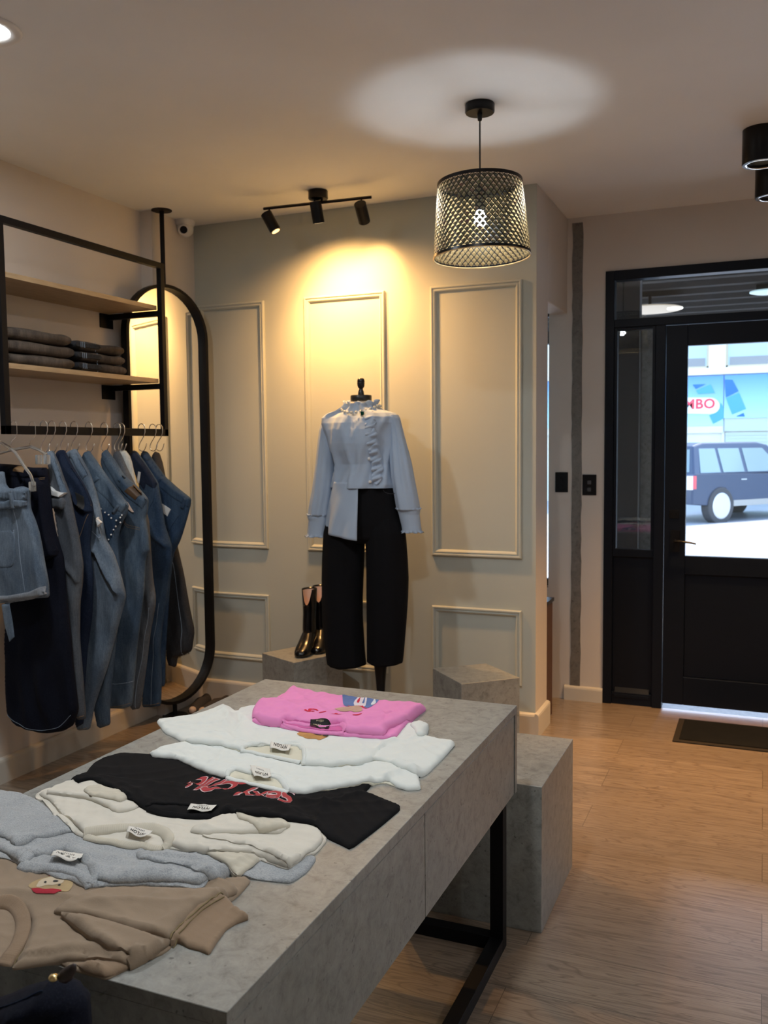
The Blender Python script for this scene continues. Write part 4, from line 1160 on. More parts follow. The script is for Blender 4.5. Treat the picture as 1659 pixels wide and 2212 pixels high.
lay('sleeve_fold', [(432, 1802), (500, 1806), (580, 1820), (640, 1842), (652, 1852), (626, 1876), (600, 1862), (570, 1836), (520, 1822), (470, 1812)], M_CREAM, g, 0.008, 0.007, seed=38, wr=0.0015)
lay('ribbed_cuff', [(508, 1757), (530, 1752), (560, 1752), (585, 1758), (612, 1768), (629, 1782), (600, 1790), (562, 1792), (550, 1782), (534, 1771), (515, 1766)], M_CREAMR, g, 0.012, 0.008, seed=39, wr=0.001, folds=[([(562, 1790), (566, 1778)], 0.004, 0.004, 'v')], step=0.0045, extra=lambda p: 0.0005*np.sin((p[:, 0]*0.9+p[:, 1]*0.43)*2*pi/0.0046))
rib('collar', [(181, 1802), (200, 1796), (230, 1790), (278, 1787), (320, 1786), (348, 1791), (366, 1806), (364, 1824), (352, 1834)], M_CREAMR, g, 0.020, hgt=0.007)
rib('collar', [(184, 1806), (205, 1812), (240, 1817), (290, 1826), (325, 1833), (350, 1834)], M_CREAMR, g, 0.014, hgt=0.005)
neck_label([(278, 1795), (330, 1806), (313, 1820), (273, 1810)], M_LAB, g, lift=0.010)

# ---------------------------------------------------------------- black t-shirt
g = thing('t_shirt', 'black t-shirt with red script lettering, upside down to the camera', 't-shirt', (-1.1, 1.75, TZT), 'tops laid out on the table')
lay('body_panel', [(151, 1682), (186, 1669), (195, 1656), (206, 1645), (235, 1634), (261, 1627), (308, 1629), (357, 1633), (420, 1650), (520, 1665), (640, 1690), (760, 1690), (807, 1686), (798, 1700), (787, 1711), (825, 1724), (864, 1739), (864, 1748), (820, 1785), (757, 1833), (735, 1822), (713, 1812), (697, 1797), (683, 1783), (634, 1773), (580, 1763), (520, 1756), (500, 1757), (486, 1758), (460, 1764), (426, 1766), (377, 1761), (322, 1753), (298, 1738), (274, 1722), (253, 1706), (224, 1695), (199, 1684), (164, 1690)], M_BLK, g, 0.012, 0.008, seed=41, wr=0.0022, lam=(0.06, 0.18),
    folds=[([(255, 1690), (300, 1715), (322, 1740)], 0.005, 0.010, 'g'), ([(700, 1735), (690, 1760), (684, 1783)], 0.006, 0.006, 'g'), ([(690, 1738), (740, 1728), (790, 1712)], 0.005, 0.008, 'g'),
           ([(640, 1730), (690, 1734), (740, 1742)], 0.004, 0.010, 'g'), ([(500, 1742), (486, 1757)], 0.005, 0.008, 'g')])
rib('collar', [(318, 1742), (325, 1736), (345, 1735), (385, 1738), (430, 1741), (470, 1744)], M_BLK, g, 0.012, hgt=0.006)
rib('collar', [(320, 1746), (350, 1757), (395, 1764), (440, 1764), (475, 1758)], M_BLK, g, 0.012, hgt=0.005)
neck_label([(412, 1742), (468, 1745), (457, 1758), (405, 1757)], M_LAB, g, lift=0.006)
M_RED = cloth('print_red', (0.40, 0.045, 0.055), 0, 400, 0.6, 0.1, 0.1); M_REDO = cloth('print_outline', (0.62, 0.45, 0.47), 0, 400, 0.6, 0.1, 0.1)
def script(txt, c0, c1, hgt, off, m, eps, arc=0.0, sh_=0.25):
    """lettering whose baseline runs from pixel c0 (end) to c1 (start); tops point to the camera"""
    v, f = text_mesh(txt, 1.0, sh_, off, 0.92)
    xs_ = [q[0] for q in v]; a, b_ = min(xs_), max(xs_)
    e0, e1 = TP([c0, c1]); ax_ = (e0-e1); Ln = np.linalg.norm(ax_); ax_ = ax_/Ln; up_ = np.array([ax_[1], -ax_[0]])
    if up_[1] > 0: up_ = -up_
    vs = []
    for q in v:
        u = (q[0]-a)/(b_-a); vs.append(tuple(e1+ax_*Ln*u+up_*(q[1]*hgt+arc*math.sin(pi*u))))
    return onto(vs, f, eps, 0.008)
for txt, c0, c1, hg, arc in (('Chic', (408, 1690), (503, 1704), 0.150, 0.006), ('Sexy', (505, 1713), (640, 1720), 0.110, 0.002)):
    po = O('lettering_outline', script(txt, c0, c1, hg, 0.034, M_REDO, 0.0010, arc), M_REDO, g, smooth=True)
    O('lettering', script(txt, c0, c1, hg, 0.010, M_RED, 0.0016, arc), M_RED, po, smooth=True)
patch('print_ornament', [(502, 1686), (515, 1684), (535, 1690), (541, 1694), (520, 1696), (506, 1692)], M_RED, g)

# ---------------------------------------------------------------- lower white t-shirt
g = thing('t_shirt', 'white t-shirt lying directly on the black one, neck towards the camera', 't-shirt', (-1.1, 1.9, TZT), 'tops laid out on the table')
nh = [(488, 1675), (497, 1661), (508, 1657), (522, 1663), (545, 1669), (590, 1672), (606, 1680), (617, 1700), (614, 1710)]
lay('back_panel', [(322, 1625), (350, 1612), (382, 1605), (450, 1600), (520, 1610), (700, 1630), (870, 1652), (902, 1667), (907, 1690), (909, 1705), (870, 1705), (830, 1690), (770, 1697), (700, 1708), (640, 1712), (600, 1706), (545, 1690), (500, 1683), (450, 1671), (420, 1658), (380, 1638), (330, 1634)], M_WHTI, g, 0.006, 0.005, seed=51, wr=0.001)
lay('front_panel', [(322, 1625), (350, 1612), (382, 1605), (450, 1600), (520, 1610), (700, 1630), (870, 1652), (902, 1667), (907, 1690), (909, 1704), (880, 1706), (858, 1700), (838, 1684), (800, 1686), (770, 1694), (700, 1704), (660, 1713), (635, 1712), (617, 1706), (613, 1692), (604, 1680), (588, 1673), (545, 1669), (522, 1664), (508, 1658), (498, 1662), (492, 1672), (485, 1678), (455, 1671), (420, 1656), (380, 1636), (330, 1634)], M_WHT, g, 0.011, 0.008, seed=53, wr=0.002, lam=(0.06, 0.16),
    folds=[([(450, 1655), (475, 1640), (482, 1622)], 0.005, 0.010, 'g'), ([(735, 1700), (742, 1680), (770, 1668), (800, 1662)], 0.0015, 0.002, 'v'), ([(830, 1682), (845, 1672), (870, 1668)], 0.008, 0.010, 'g'), ([(340, 1622), (400, 1625), (450, 1645)], 0.003, 0.008, 'g')])
rib('collar', [(490, 1679), (495, 1664), (508, 1659), (524, 1665), (546, 1670), (588, 1674), (608, 1684), (618, 1700), (622, 1712)], M_WHT, g, 0.011, hgt=0.006)
rib('collar', [(490, 1680), (520, 1689), (560, 1697), (600, 1708), (622, 1713)], M_WHT, g, 0.011, hgt=0.005)
neck_label([(540, 1662), (584, 1670), (586, 1687), (549, 1688)], M_LAB, g, lift=0.010)

# ---------------------------------------------------------------- upper white t-shirt
g = thing('t_shirt', 'white t-shirt under the pink one, with a dog print and spread sleeves', 't-shirt', (-1.1, 2.1, TZT), 'tops laid out on the table')
oA = [(337, 1557), (375, 1550), (415, 1545), (440, 1538), (462, 1530), (482, 1521), (492, 1525), (505, 1534), (513, 1538), (518, 1529), (545, 1524), (640, 1530), (780, 1550), (880, 1563), (925, 1562), (927, 1576), (912, 1588), (945, 1595), (980, 1601), (983, 1609), (955, 1640), (921, 1673), (897, 1670), (860, 1655), (830, 1643)]
lay('back_panel', oA+[(780, 1650), (735, 1656), (645, 1649), (580, 1634), (520, 1624), (475, 1608), (407, 1604), (380, 1593), (355, 1582)], M_WHTI, g, 0.006, 0.005, seed=61, wr=0.001)
lay('front_panel', oA+[(815, 1640), (790, 1646), (735, 1652), (690, 1652), (650, 1650), (655, 1635), (651, 1613), (641, 1606), (600, 1608), (565, 1612), (535, 1608), (527, 1614), (524, 1622), (475, 1607), (407, 1603), (380, 1593), (355, 1582)], M_WHT, g, 0.011, 0.008, seed=63, wr=0.002, lam=(0.05, 0.15),
    folds=[([(482, 1526), (495, 1548), (480, 1572)], 0.008, 0.012, 'g'), ([(515, 1540), (518, 1560), (500, 1585)], 0.005, 0.005, 'v'), ([(360, 1565), (430, 1580), (500, 1588)], 0.003, 0.006, 'g'), ([(370, 1560), (440, 1565), (490, 1560)], 0.003, 0.006, 'g'),
           ([(812, 1622), (830, 1606), (860, 1598)], 0.006, 0.008, 'g'), ([(805, 1636), (815, 1622), (840, 1612)], 0.005, 0.004, 'v'), ([(700, 1625), (760, 1628), (810, 1618)], 0.003, 0.010, 'g'), ([(880, 1600), (900, 1592), (915, 1588)], 0.004, 0.008, 'g')])
ro = lay('rolled_sleeve', [(885, 1562), (908, 1557), (922, 1562), (927, 1573), (918, 1586), (900, 1586), (895, 1572)], M_WHT, g, 0.014, 0.012, seed=65, wr=0)
rib('collar', [(523, 1621), (524, 1612), (535, 1607), (565, 1611), (600, 1607), (642, 1605), (654, 1614), (658, 1633), (655, 1648)], M_WHT, g, 0.010, hgt=0.006)
rib('collar', [(524, 1623), (560, 1629), (600, 1636), (648, 1648)], M_WHT, g, 0.010, hgt=0.005)
neck_label([(586, 1609), (632, 1617), (624, 1631), (583, 1626)], M_LAB, g, lift=0.010)
M_P4 = cloth('print_orange_fur', (0.62, 0.33, 0.12), 0, 300, 0.8, 0.4, 0.1)
dp = patch('dog_print', K([(0, 790), (90, 740), (180, 722), (420, 740), (590, 790), (560, 850), (500, 870), (400, 910), (350, 880), (180, 880), (60, 830)], 640, 1490, 8.295), M_P4, g)
patch('muzzle', K([(390, 760), (480, 755), (560, 775), (570, 790), (440, 800)], 640, 1490, 8.295), cloth('print_cream_fur', (0.66, 0.50, 0.36), 0), dp, 0.0013)
patch('sunglasses', K([(290, 785), (350, 775), (460, 800), (450, 828), (340, 808)], 640, 1490, 8.295), M_INK, dp, 0.0018)
patch('sunglasses', K([(465, 815), (520, 808), (590, 820), (560, 855), (480, 840)], 640, 1490, 8.295), M_INK, dp, 0.0018)

# ---------------------------------------------------------------- pink t-shirt
g = thing('t_shirt', 'folded pink t-shirt at the far end of the table', 't-shirt', (-1.1, 2.3, TZT), 'tops laid out on the table')
lay('folded_layers', [(604, 1502), (634, 1490), (700, 1506), (862, 1523), (916, 1532), (890, 1556), (852, 1592), (760, 1588), (700, 1584), (640, 1576), (545, 1558), (546, 1545), (560, 1525)], M_PNK, g, 0.016, 0.010, z=0.765, seed=71, wr=0.001)
lay('front_panel', [(552, 1520), (567, 1514), (596, 1514), (612, 1500), (627, 1486), (634, 1484), (645, 1488), (700, 1500), (780, 1510), (862, 1518), (912, 1523), (921, 1529), (905, 1540), (870, 1556), (838, 1570), (832, 1584), (790, 1580), (745, 1577), (740, 1562), (733, 1556), (705, 1564), (660, 1562), (630, 1556), (620, 1552), (612, 1556), (604, 1566), (560, 1555), (544, 1548), (546, 1532)], M_PNK, g, 0.026, 0.020, z=0.772, seed=73, wr=0.003, lam=(0.07, 0.2), pw=0.6,
    folds=[([(545, 1543), (600, 1552)], 0.002, 0.003, 'v'), ([(745, 1568), (800, 1566), (830, 1560)], 0.003, 0.003, 'v'), ([(830, 1558), (836, 1545), (850, 1540)], 0.006, 0.006, 'v'), ([(598, 1515), (640, 1530), (700, 1535)], 0.004, 0.014, 'g'), ([(606, 1545), (614, 1536)], 0.004, 0.008, 'g')])
patch('neck_opening', [(614, 1556), (630, 1561), (665, 1566), (705, 1568), (732, 1560), (741, 1566), (741, 1578), (725, 1582), (680, 1576), (640, 1570)], M_PNK_SHADE, g, 0.001, z=0.76)  # flat patch with the shade of the neck hole in its colour
rib('collar', [(612, 1562), (616, 1555), (630, 1559), (662, 1564), (705, 1566), (733, 1559), (742, 1566), (744, 1580)], M_PNK, g, 0.010, z=0.775, hgt=0.006)
rib('collar', [(612, 1564), (645, 1574), (700, 1583), (742, 1583)], M_PNK, g, 0.008, z=0.762, hgt=0.005)
neck_label([(671, 1559), (715, 1567), (709, 1576), (669, 1571)], M_LABK, g, tm=M_GOLDINK, z=0.775, lift=0.004)
M_PR = cloth('print_red2', (0.62, 0.03, 0.07), 0, 400)
Z8 = (640, 1490, 8.295)
for q in ([(130, 365), (170, 350), (210, 380), (215, 350), (240, 338), (330, 340), (405, 375), (385, 385), (310, 358), (260, 360), (255, 375), (340, 388), (290, 398), (220, 398)], [(400, 410), (460, 400), (555, 400), (480, 412), (410, 420)], [(615, 432), (690, 432), (700, 422), (740, 428), (750, 436), (830, 436), (770, 444), (690, 438)], [(1000, 450), (1060, 446), (1200, 432), (1120, 462), (1020, 462)]):
    patch('red_lettering', K(q, *Z8), M_PR, g, 0.0009, z=0.785)
M_PD = cloth('print_denim', (0.14, 0.22, 0.48), 0, 300, 0.8, 0.3, 0.1)
pd = patch('bear_print', K([(820, 150), (1000, 170), (1250, 200), (1510, 230), (1380, 290), (1260, 340), (1230, 345), (900, 320), (840, 280)], *Z8), M_PD, g, 0.0009, z=0.785)
patch('white_chest', K([(1130, 190), (1280, 205), (1230, 330), (1000, 290)], *Z8), cloth('print_white2', (0.72, 0.66, 0.72), 0), pd, 0.0013, z=0.785)
patch('red_bar', K([(1100, 200), (1160, 200), (1130, 245), (1080, 240)], *Z8), M_PR, pd, 0.0017, z=0.785)
patch('blue_bar', K([(1195, 210), (1240, 212), (1220, 255), (1175, 248)], *Z8), M_PD, pd, 0.0017, z=0.785)
patch('badge', K([(1335, 262), (1365, 230), (1410, 222), (1430, 240), (1400, 275), (1350, 288)], *Z8), cloth('print_badge', (0.68, 0.72, 0.78), 0), pd, 0.0015, z=0.785)
patch('bear_face', K([(680, 350), (760, 330), (900, 330), (1050, 330), (1180, 360), (1185, 395), (1080, 410), (900, 395), (780, 390), (700, 370)], *Z8), cloth('print_tan', (0.66, 0.42, 0.32), 0, 200, 0.8, 0.3), pd, 0.0011, z=0.785)
patch('red_collar', K([(900, 310), (1000, 296), (1170, 300), (1190, 290), (1220, 325), (1280, 352), (1180, 345), (1050, 318)], *Z8), M_PR, pd, 0.0016, z=0.785)

# ================================================================ JEANS ON THE RAIL
def VP(pts, y): return [P(a, b_, 1, y)[[0, 2]] for a, b_ in pts]
class Hang(Sheet):
    def __init__(s, px, y, thick=0.016, back=0.012, folds=(), **kw):
        s.y = y; s.bk = back
        fl = [(VP(f[0], y),)+tuple(f[1:]) for f in folds]
        kw.setdefault('edge', 0.014); kw.setdefault('step', 0.010); kw.setdefault('it', 1); kw.setdefault('lift', 0.3); kw.setdefault('soft', True); kw.setdefault('cut', 0.12)
        super().__init__(VP(px, y), thick, folds=fl, **kw)
    def build(s, name, m, parent):
        bk = s.bk
        mb = s.mesh(lambda q, h: (q[0], s.y-h, q[1]), back=lambda p: -bk*np.clip(seg_dist(p, s.poly)[0]/0.02, 0.0, 1))
        return O(name, mb, m, parent, smooth=True, sang=70)
    def piece(s, name, px, m, parent, thick=0.002, it=0, edge=0.0025, step=0.006, gap=0.0006, extra=None, own=False, folds=()):
        q = Sheet(VP(px, s.y), thick, edge=edge, step=step, it=it, wr=0, base=(lambda p: s.top(p)+gap), lift=0.5, extra=extra, folds=[(VP(f[0], s.y),)+tuple(f[1:]) for f in folds])
        mb = q.mesh(lambda a, h: (a[0], s.y-h, a[1]), back=lambda p: s.top(p)-0.001)
        return O(name, mb, m, parent, smooth=True, sang=60)
    def seam(s, px, m, parent, r=0.0011, name='seam', z=0.0):
        q = VP(px, s.y); pts = []
        for i in range(len(q)-1):
            k = max(1, int(np.linalg.norm(q[i+1]-q[i])/0.008)); pts += [q[i]+(q[i+1]-q[i])*j/k for j in range(k)]
        pts.append(q[-1]); pts = np.array(pts)
        for _ in range(2): pts[1:-1] = (pts[:-2]+2*pts[1:-1]+pts[2:])/4
        h = s.top(pts)+z
        return O(name, MB().tube([(a[0], s.y-b_, a[1]) for a, b_ in zip(pts, h)], r, 5), m, parent, smooth=True)
RZT = rz0+0.036
def s_hook(px, long_=False, cat='hook'):
    y = float(P(px, 940, 0, RX)[1])
    pts = []
    for k in range(9):
        a = pi*1.05-k*pi*1.05/8; pts.append((RX+0.020*math.cos(a), RZT+0.002+0.022*math.sin(a)))
    pts += [(RX+0.020, RZT-0.018), (RX+0.010, RZT-0.042), (RX-0.010, RZT-0.068), (RX-0.019, RZT-0.086)]
    for k in range(7):
        a = pi*1.02+k*pi*0.80/6; pts.append((RX+0.000+0.019*math.cos(a), RZT-0.094+0.017*math.sin(a)))
    pts += [(RX+0.024, RZT-0.088), (RX+0.029, RZT-0.074)]
    return [(a, y, b_) for a, b_ in pts], y
M_STG = cloth('thread_gold', (0.30, 0.20, 0.10), 0); M_STB = cloth('thread_blue', (0.34, 0.42, 0.52), 0)
M_TAG = mat('card_white', (0.66, 0.67, 0.66), 0.6); M_TAGP = mat('card_peach', (0.68, 0.50, 0.40), 0.6)
def hook(px, label):
    pts, y = s_hook(px)
    o = O('s_hook', MB().tube([(a-RX, b_-y, c-RZT) for a, b_, c in pts], [0.0024]*len(pts), 8), M_CHROME, None, at=(RX, y, RZT), smooth=True, local=True)
    return tag(o, label, 'hook', 'chrome S-hooks on the hanging rail')
def jeans(hpx, label, m, px, name='jeans', off=0.0, thick=0.018, cat='jeans', grp='jeans hanging from the rail', **kw):
    y = float(P(hpx, 940, 0, RX)[1])+off
    t = thing(name, label, cat, (RX, y, RZT-0.11), grp)
    kw.setdefault('wr', 0.020); kw.setdefault('dirn', 0.0); kw.setdefault('spread', 0.10); kw.setdefault('lam', (0.09, 0.24)); kw.setdefault('seed', hpx)
    h = Hang(px, y, thick, **kw)
    h.build('legs', m, t)
    return t, h
D_MID = denim('denim_mid', (0.046, 0.076, 0.120), (0.16, 0.215, 0.275), 0.75)
D_BLUE = denim('denim_blue', (0.020, 0.042, 0.086), (0.075, 0.125, 0.19), 0.6)
D_DARK = denim('denim_dark', (0.008, 0.014, 0.034), (0.03, 0.05, 0.09), 0.4)
D_NAVY = denim('denim_navy', (0.0028, 0.0040, 0.011), (0.006, 0.009, 0.02), 0.3)
D_LITE = denim('denim_light', (0.085, 0.120, 0.170), (0.23, 0.285, 0.345), 0.8)
D_GREY = denim('denim_grey', (0.070, 0.080, 0.098), (0.15, 0.165, 0.18), 0.6)
D_CHAR = denim('denim_charcoal', (0.022, 0.023, 0.026), (0.060, 0.060, 0.063), 0.6)
D_PALE = denim('denim_pale', (0.42, 0.46, 0.46), (0.60, 0.62, 0.58), 0.6)

# rear to front
t, h = jeans(344, 'charcoal grey jeans with frayed hems, rearmost on the rail by the mirror', D_CHAR, [(330, 990), (336, 975), (345, 979), (352, 1000), (362, 1050), (372, 1120), (384, 1180), (398, 1240), (410, 1310), (421, 1362), (415, 1406), (395, 1416), (384, 1419), (381, 1441), (364, 1436), (356, 1350), (350, 1250), (340, 1100), (332, 1030)], wr=0.02)
h.seam([(378, 1190), (390, 1280), (403, 1360), (400, 1412)], M_STB, t, 0.0009)
fry = MB(); rg_ = random.Random(3)
for k in range(60):
    u = rg_.random(); q = P(381+34*u, 1420-14*u, 1, h.y); fry.tube([(q[0], h.y-0.01-rg_.random()*0.01, q[2]+0.004), (q[0]+rg_.uniform(-0.003, 0.003), h.y-0.012, q[2]-rg_.uniform(0.004, 0.012))], 0.0005, 3)
tag(O('frayed_hem', fry, D_CHAR, t), kind='stuff')
t, h = jeans(330, 'mid-blue jeans with a white card tag on the back pocket, reaching farthest right', D_BLUE, [(308, 988), (312, 974), (319, 976), (336, 1000), (358, 1030), (385, 1054), (414, 1077), (412, 1092), (405, 1120), (396, 1150), (389, 1170), (375, 1198), (368, 1260), (362, 1350), (358, 1420), (357, 1482), (336, 1482), (335, 1350), (338, 1200), (336, 1100), (322, 1030)])
h.piece('waistband', [(309, 984), (313, 974), (320, 977), (338, 1001), (360, 1031), (386, 1054), (415, 1077), (410, 1094), (382, 1075), (354, 1052), (332, 1022), (318, 1000)], D_BLUE, t, 0.004)
h.piece('belt_loop', [(403, 1074), (409, 1078), (402, 1100), (395, 1096)], D_BLUE, t, 0.008); h.piece('belt_loop', [(356, 1028), (361, 1032), (350, 1046), (345, 1041)], D_BLUE, t, 0.008)
h.piece('back_pocket', [(352, 1085), (393, 1112), (369, 1155), (356, 1135)], D_BLUE, t, 0.003)
h.seam([(352, 1086), (392, 1112), (370, 1153)], M_STG, t, 0.0008)
h.piece('card_tag', [(353, 1083), (376.6, 1100), (370, 1114), (351, 1098)], M_TAG, t, 0.001, gap=0.006)
t, h = jeans(306, 'deep blue straight jeans with a small barcode tag, in front of the white-tagged pair', D_BLUE, [(286, 988), (290, 973), (297, 976), (318, 1005), (342, 1042), (346, 1066), (352, 1100), (358, 1137), (372, 1178), (371, 1216), (362, 1280), (352, 1343), (347, 1406), (350, 1470), (348, 1524), (330, 1527), (310, 1527), (312, 1470), (326, 1380), (328, 1280), (322, 1190), (316, 1120), (300, 1040)], wr=0.014,
    folds=[([(322, 1130), (345, 1160), (371, 1182)], 0.02, 0.018, 'g')])
h.piece('waistband', [(288, 985), (291, 974), (298, 978), (319, 1006), (343, 1043), (341, 1056), (322, 1044), (318, 1058), (300, 1035), (294, 1010)], D_DARK, t, 0.004)
h.piece('front_pocket', [(322, 1058), (342, 1052), (340, 1080), (330, 1098), (322, 1100)], D_BLUE, t, 0.003)
h.piece('card_tag', [(307, 1018), (312, 1020), (307, 1044), (302, 1042)], M_TAG, t, 0.001, gap=0.006)
h.seam([(352, 1300), (338, 1400), (334, 1520)], M_STB, t, 0.0008)
h.seam([(311, 1520), (330, 1520), (348, 1517)], M_STG, t, 0.0009)
t, h = jeans(262, 'pale bleached jeans with a whitish lining, only the top showing between blue pairs', D_PALE, [(254, 992), (260, 974), (272, 973), (281, 985), (286, 1000), (292, 1030), (298, 1060), (300, 1150), (300, 1300), (282, 1300), (270, 1150), (256, 1020)], wr=0.014, lam=(0.03, 0.08))
t, h = jeans(253, 'washed grey-blue jeans whose straight leg shows between two blue pairs', D_GREY, [(247, 986), (252, 974), (260, 976), (275, 1010), (300, 1060), (322, 1120), (326, 1180), (330, 1240), (337, 1290), (336, 1310), (325, 1370), (318, 1430), (310, 1490), (303, 1530), (286, 1533), (290, 1460), (298, 1380), (303, 1300), (298, 1200), (280, 1100), (258, 1030)])
h.seam([(332, 1310), (318, 1390), (308, 1460), (300, 1528)], M_STB, t, 0.001)
t, h = jeans(225, 'wide washed-blue jeans with a brown leather patch on the waistband', D_MID, [(222, 1000), (225, 976), (232, 971), (250, 995), (269, 1026), (295, 1048), (321, 1077), (320, 1100), (316, 1120), (322, 1160), (324, 1188), (316, 1205), (312, 1280), (303, 1350), (297, 1400), (292, 1460), (286, 1524), (268, 1530), (234, 1529), (230, 1490), (238, 1420), (245, 1330), (250, 1240), (252, 1170), (256, 1130), (246, 1060), (230, 1022)], thick=0.024, wr=0.014,
    folds=[([(262, 1150), (264, 1300), (258, 1450)], 0.016, 0.02, 'g')])
h.piece('waistband', [(232, 973), (250, 996), (269, 1027), (295, 1049), (322, 1077), (317, 1097), (290, 1074), (263, 1048), (246, 1020), (230, 992)], D_MID, t, 0.004)
h.piece('leather_patch', [(297, 1046), (316, 1063), (305, 1079), (284, 1060)], mat('patch_leather', (0.085, 0.045, 0.02), 0.55), t, 0.003, gap=0.005)
h.piece('belt_loop', [(273, 1025), (279, 1028), (271, 1042), (265, 1038)], D_MID, t, 0.008)
h.seam([(258, 1082), (284, 1132), (311, 1140)], M_STG, t, 0.0009); h.seam([(258, 1088), (284, 1137), (311, 1144)], M_STG, t, 0.0009)
h.piece('peach_tag', [(279, 1075), (290, 1085), (300, 1105), (297, 1104), (286, 1092)], M_TAGP, t, 0.001, gap=0.007)
h.seam([(234, 1521), (250, 1524), (286, 1517)], M_STG, t, 0.0009); h.seam([(232, 1470), (260, 1474), (291, 1470)], M_STB, t, 0.0014)
h.seam([(222, 1012), (238, 1025), (246, 1045), (255, 1050)], M_STB, t, 0.001)
t, h = jeans(192, 'blue jeans with rows of pearls along the pocket and waist', D_MID, [(180, 990), (187, 976), (194, 974), (215, 1003), (240, 1040), (262, 1068), (279, 1090), (275, 1110), (262, 1134), (255, 1170), (262, 1240), (258, 1330), (250, 1400), (243, 1470), (238, 1530), (239, 1565), (216, 1573), (208, 1530), (215, 1450), (222, 1380), (228, 1300), (215, 1180), (200, 1090), (188, 1040)])
h.piece('waistband', [(181, 988), (188, 976), (195, 975), (216, 1004), (241, 1041), (263, 1069), (280, 1090), (272, 1106), (250, 1090), (225, 1062), (204, 1040), (190, 1012)], D_MID, t, 0.004)
h.piece('belt_loop', [(220, 1028), (226, 1034), (206, 1054), (202, 1047)], D_MID, t, 0.009); h.piece('belt_loop', [(266, 1088), (271, 1092), (257, 1110), (252, 1106)], D_MID, t, 0.009)
h.piece('pocket_yoke', [(216, 1092), (250, 1110), (272, 1112), (258, 1140), (246, 1166), (224, 1120)], D_BLUE, t, 0.003)
for a, b_ in [(219, 1092), (229.5, 1098), (237.5, 1106), (246, 1111), (252, 1118), (262, 1123), (268, 1117), (271, 1112), (265, 1128), (259, 1136), (256, 1143), (251, 1153.5), (245, 1164), (230, 1156)]:
    q = P(a, b_, 1, h.y); hh = float(h.top(np.array([[q[0], q[2]]]))[0])
    O('pearl', MB().sphere((q[0], h.y-hh-0.005, q[2]), 0.0042, 10), M_WHITE, t, smooth=True)
t, h = jeans(160, 'light blue jeans with a leg bent out to the right, beside the pearl jeans', D_LITE, [(147, 992), (153, 974), (165, 969), (178, 990), (196, 1024), (208, 1060), (219, 1103), (229, 1163), (247, 1195), (262, 1240), (272, 1281), (272, 1293), (262, 1330), (248, 1385), (234, 1438), (218, 1485), (206, 1520), (200, 1550), (195, 1575), (171, 1577), (177, 1501), (172, 1430), (180, 1330), (188, 1250), (188, 1180), (172, 1100), (155, 1030)], thick=0.026, wr=0.012,
    folds=[([(200, 1168), (225, 1200), (250, 1250), (271, 1285)], 0.028, 0.02, 'g'), ([(215, 1190), (240, 1245), (262, 1284)], 0.02, 0.012, 'v'), ([(225, 1110), (228, 1170)], 0.012, 0.010, 'g')])
h.piece('waistband', [(148, 988), (154, 975), (166, 970), (180, 990), (197, 1024), (190, 1034), (178, 1010), (166, 988), (158, 990)], D_LITE, t, 0.004)
h.seam([(202, 1108), (222, 1120), (229, 1145), (228, 1162), (212, 1150), (200, 1136)], M_STB, t, 0.001); h.seam([(172, 1572), (184, 1573), (195, 1569)], M_STG, t, 0.0009)
h.piece('card_tag', [(220, 1116), (226, 1118), (234, 1127), (227, 1136)], M_TAG, t, 0.001, gap=0.012)
t, h = jeans(136, 'dark indigo jeans with an open waistband and contrast stitching', D_DARK, [(124, 988), (131, 972), (140, 972), (160, 1010), (185, 1050), (200, 1084), (203, 1105), (199, 1140), (195, 1180), (203, 1250), (200, 1330), (190, 1400), (184, 1480), (182, 1562), (165, 1572), (165, 1450), (165, 1300), (165, 1200), (152, 1120), (136, 1050)],
    folds=[([(160, 1050), (175, 1088), (200, 1104)], 0.014, 0.008, 'g')])
h.piece('waistband', [(126, 986), (132, 973), (141, 973), (162, 1010), (187, 1050), (202, 1086), (203, 1104), (190, 1110), (178, 1104), (168, 1080), (155, 1044), (138, 1004)], D_DARK, t, 0.004)
h.seam([(132, 975), (150, 1010), (164, 1050), (170, 1088), (182, 1102), (196, 1100), (203, 1090)], M_STG, t, 0.0012); h.seam([(140, 976), (160, 1012), (184, 1052), (198, 1082)], M_STG, t, 0.0010)
h.piece('inner_pocket', [(172, 1062), (190, 1072), (194, 1098), (182, 1100)], M_INK, t, 0.002, gap=0.005)
h.seam([(199, 1110), (190, 1135), (180, 1160), (172, 1170)], M_STG, t, 0.0009)
t, h = jeans(95, 'grey-washed jeans with a curled waistband and a blank white swing tag', D_GREY, [(106, 976), (116, 973), (128, 1000), (140, 1035), (152, 1064), (160, 1105), (172, 1160), (181, 1220), (179, 1262), (174, 1300), (173, 1375), (180, 1460), (187, 1552), (172, 1554), (163, 1470), (150, 1380), (142, 1280), (134, 1180), (122, 1100), (110, 1030)], thick=0.022,
    folds=[([(145, 1210), (168, 1240), (178, 1258)], 0.012, 0.010, 'g')])
h.piece('waistband', [(107, 976), (116, 974), (130, 1000), (142, 1035), (152, 1062), (148, 1068), (136, 1046), (122, 1010)], D_LITE, t, 0.004)
h.piece('curled_waist', [(114, 1080), (130, 1072), (148, 1072), (153, 1082), (151, 1100), (138, 1098), (122, 1096)], D_GREY, t, 0.018, it=1, edge=0.016)
h.piece('swing_tag', [(108, 1042), (120, 1050), (133, 1060), (152, 1064), (147, 1072), (130, 1068), (114, 1058)], M_TAG, t, 0.001, gap=0.022)
h.seam([(172, 1546), (186, 1544)], M_STG, t, 0.0009); h.seam([(145, 1200), (150, 1300), (158, 1400), (166, 1500)], M_STB, t, 0.0009)
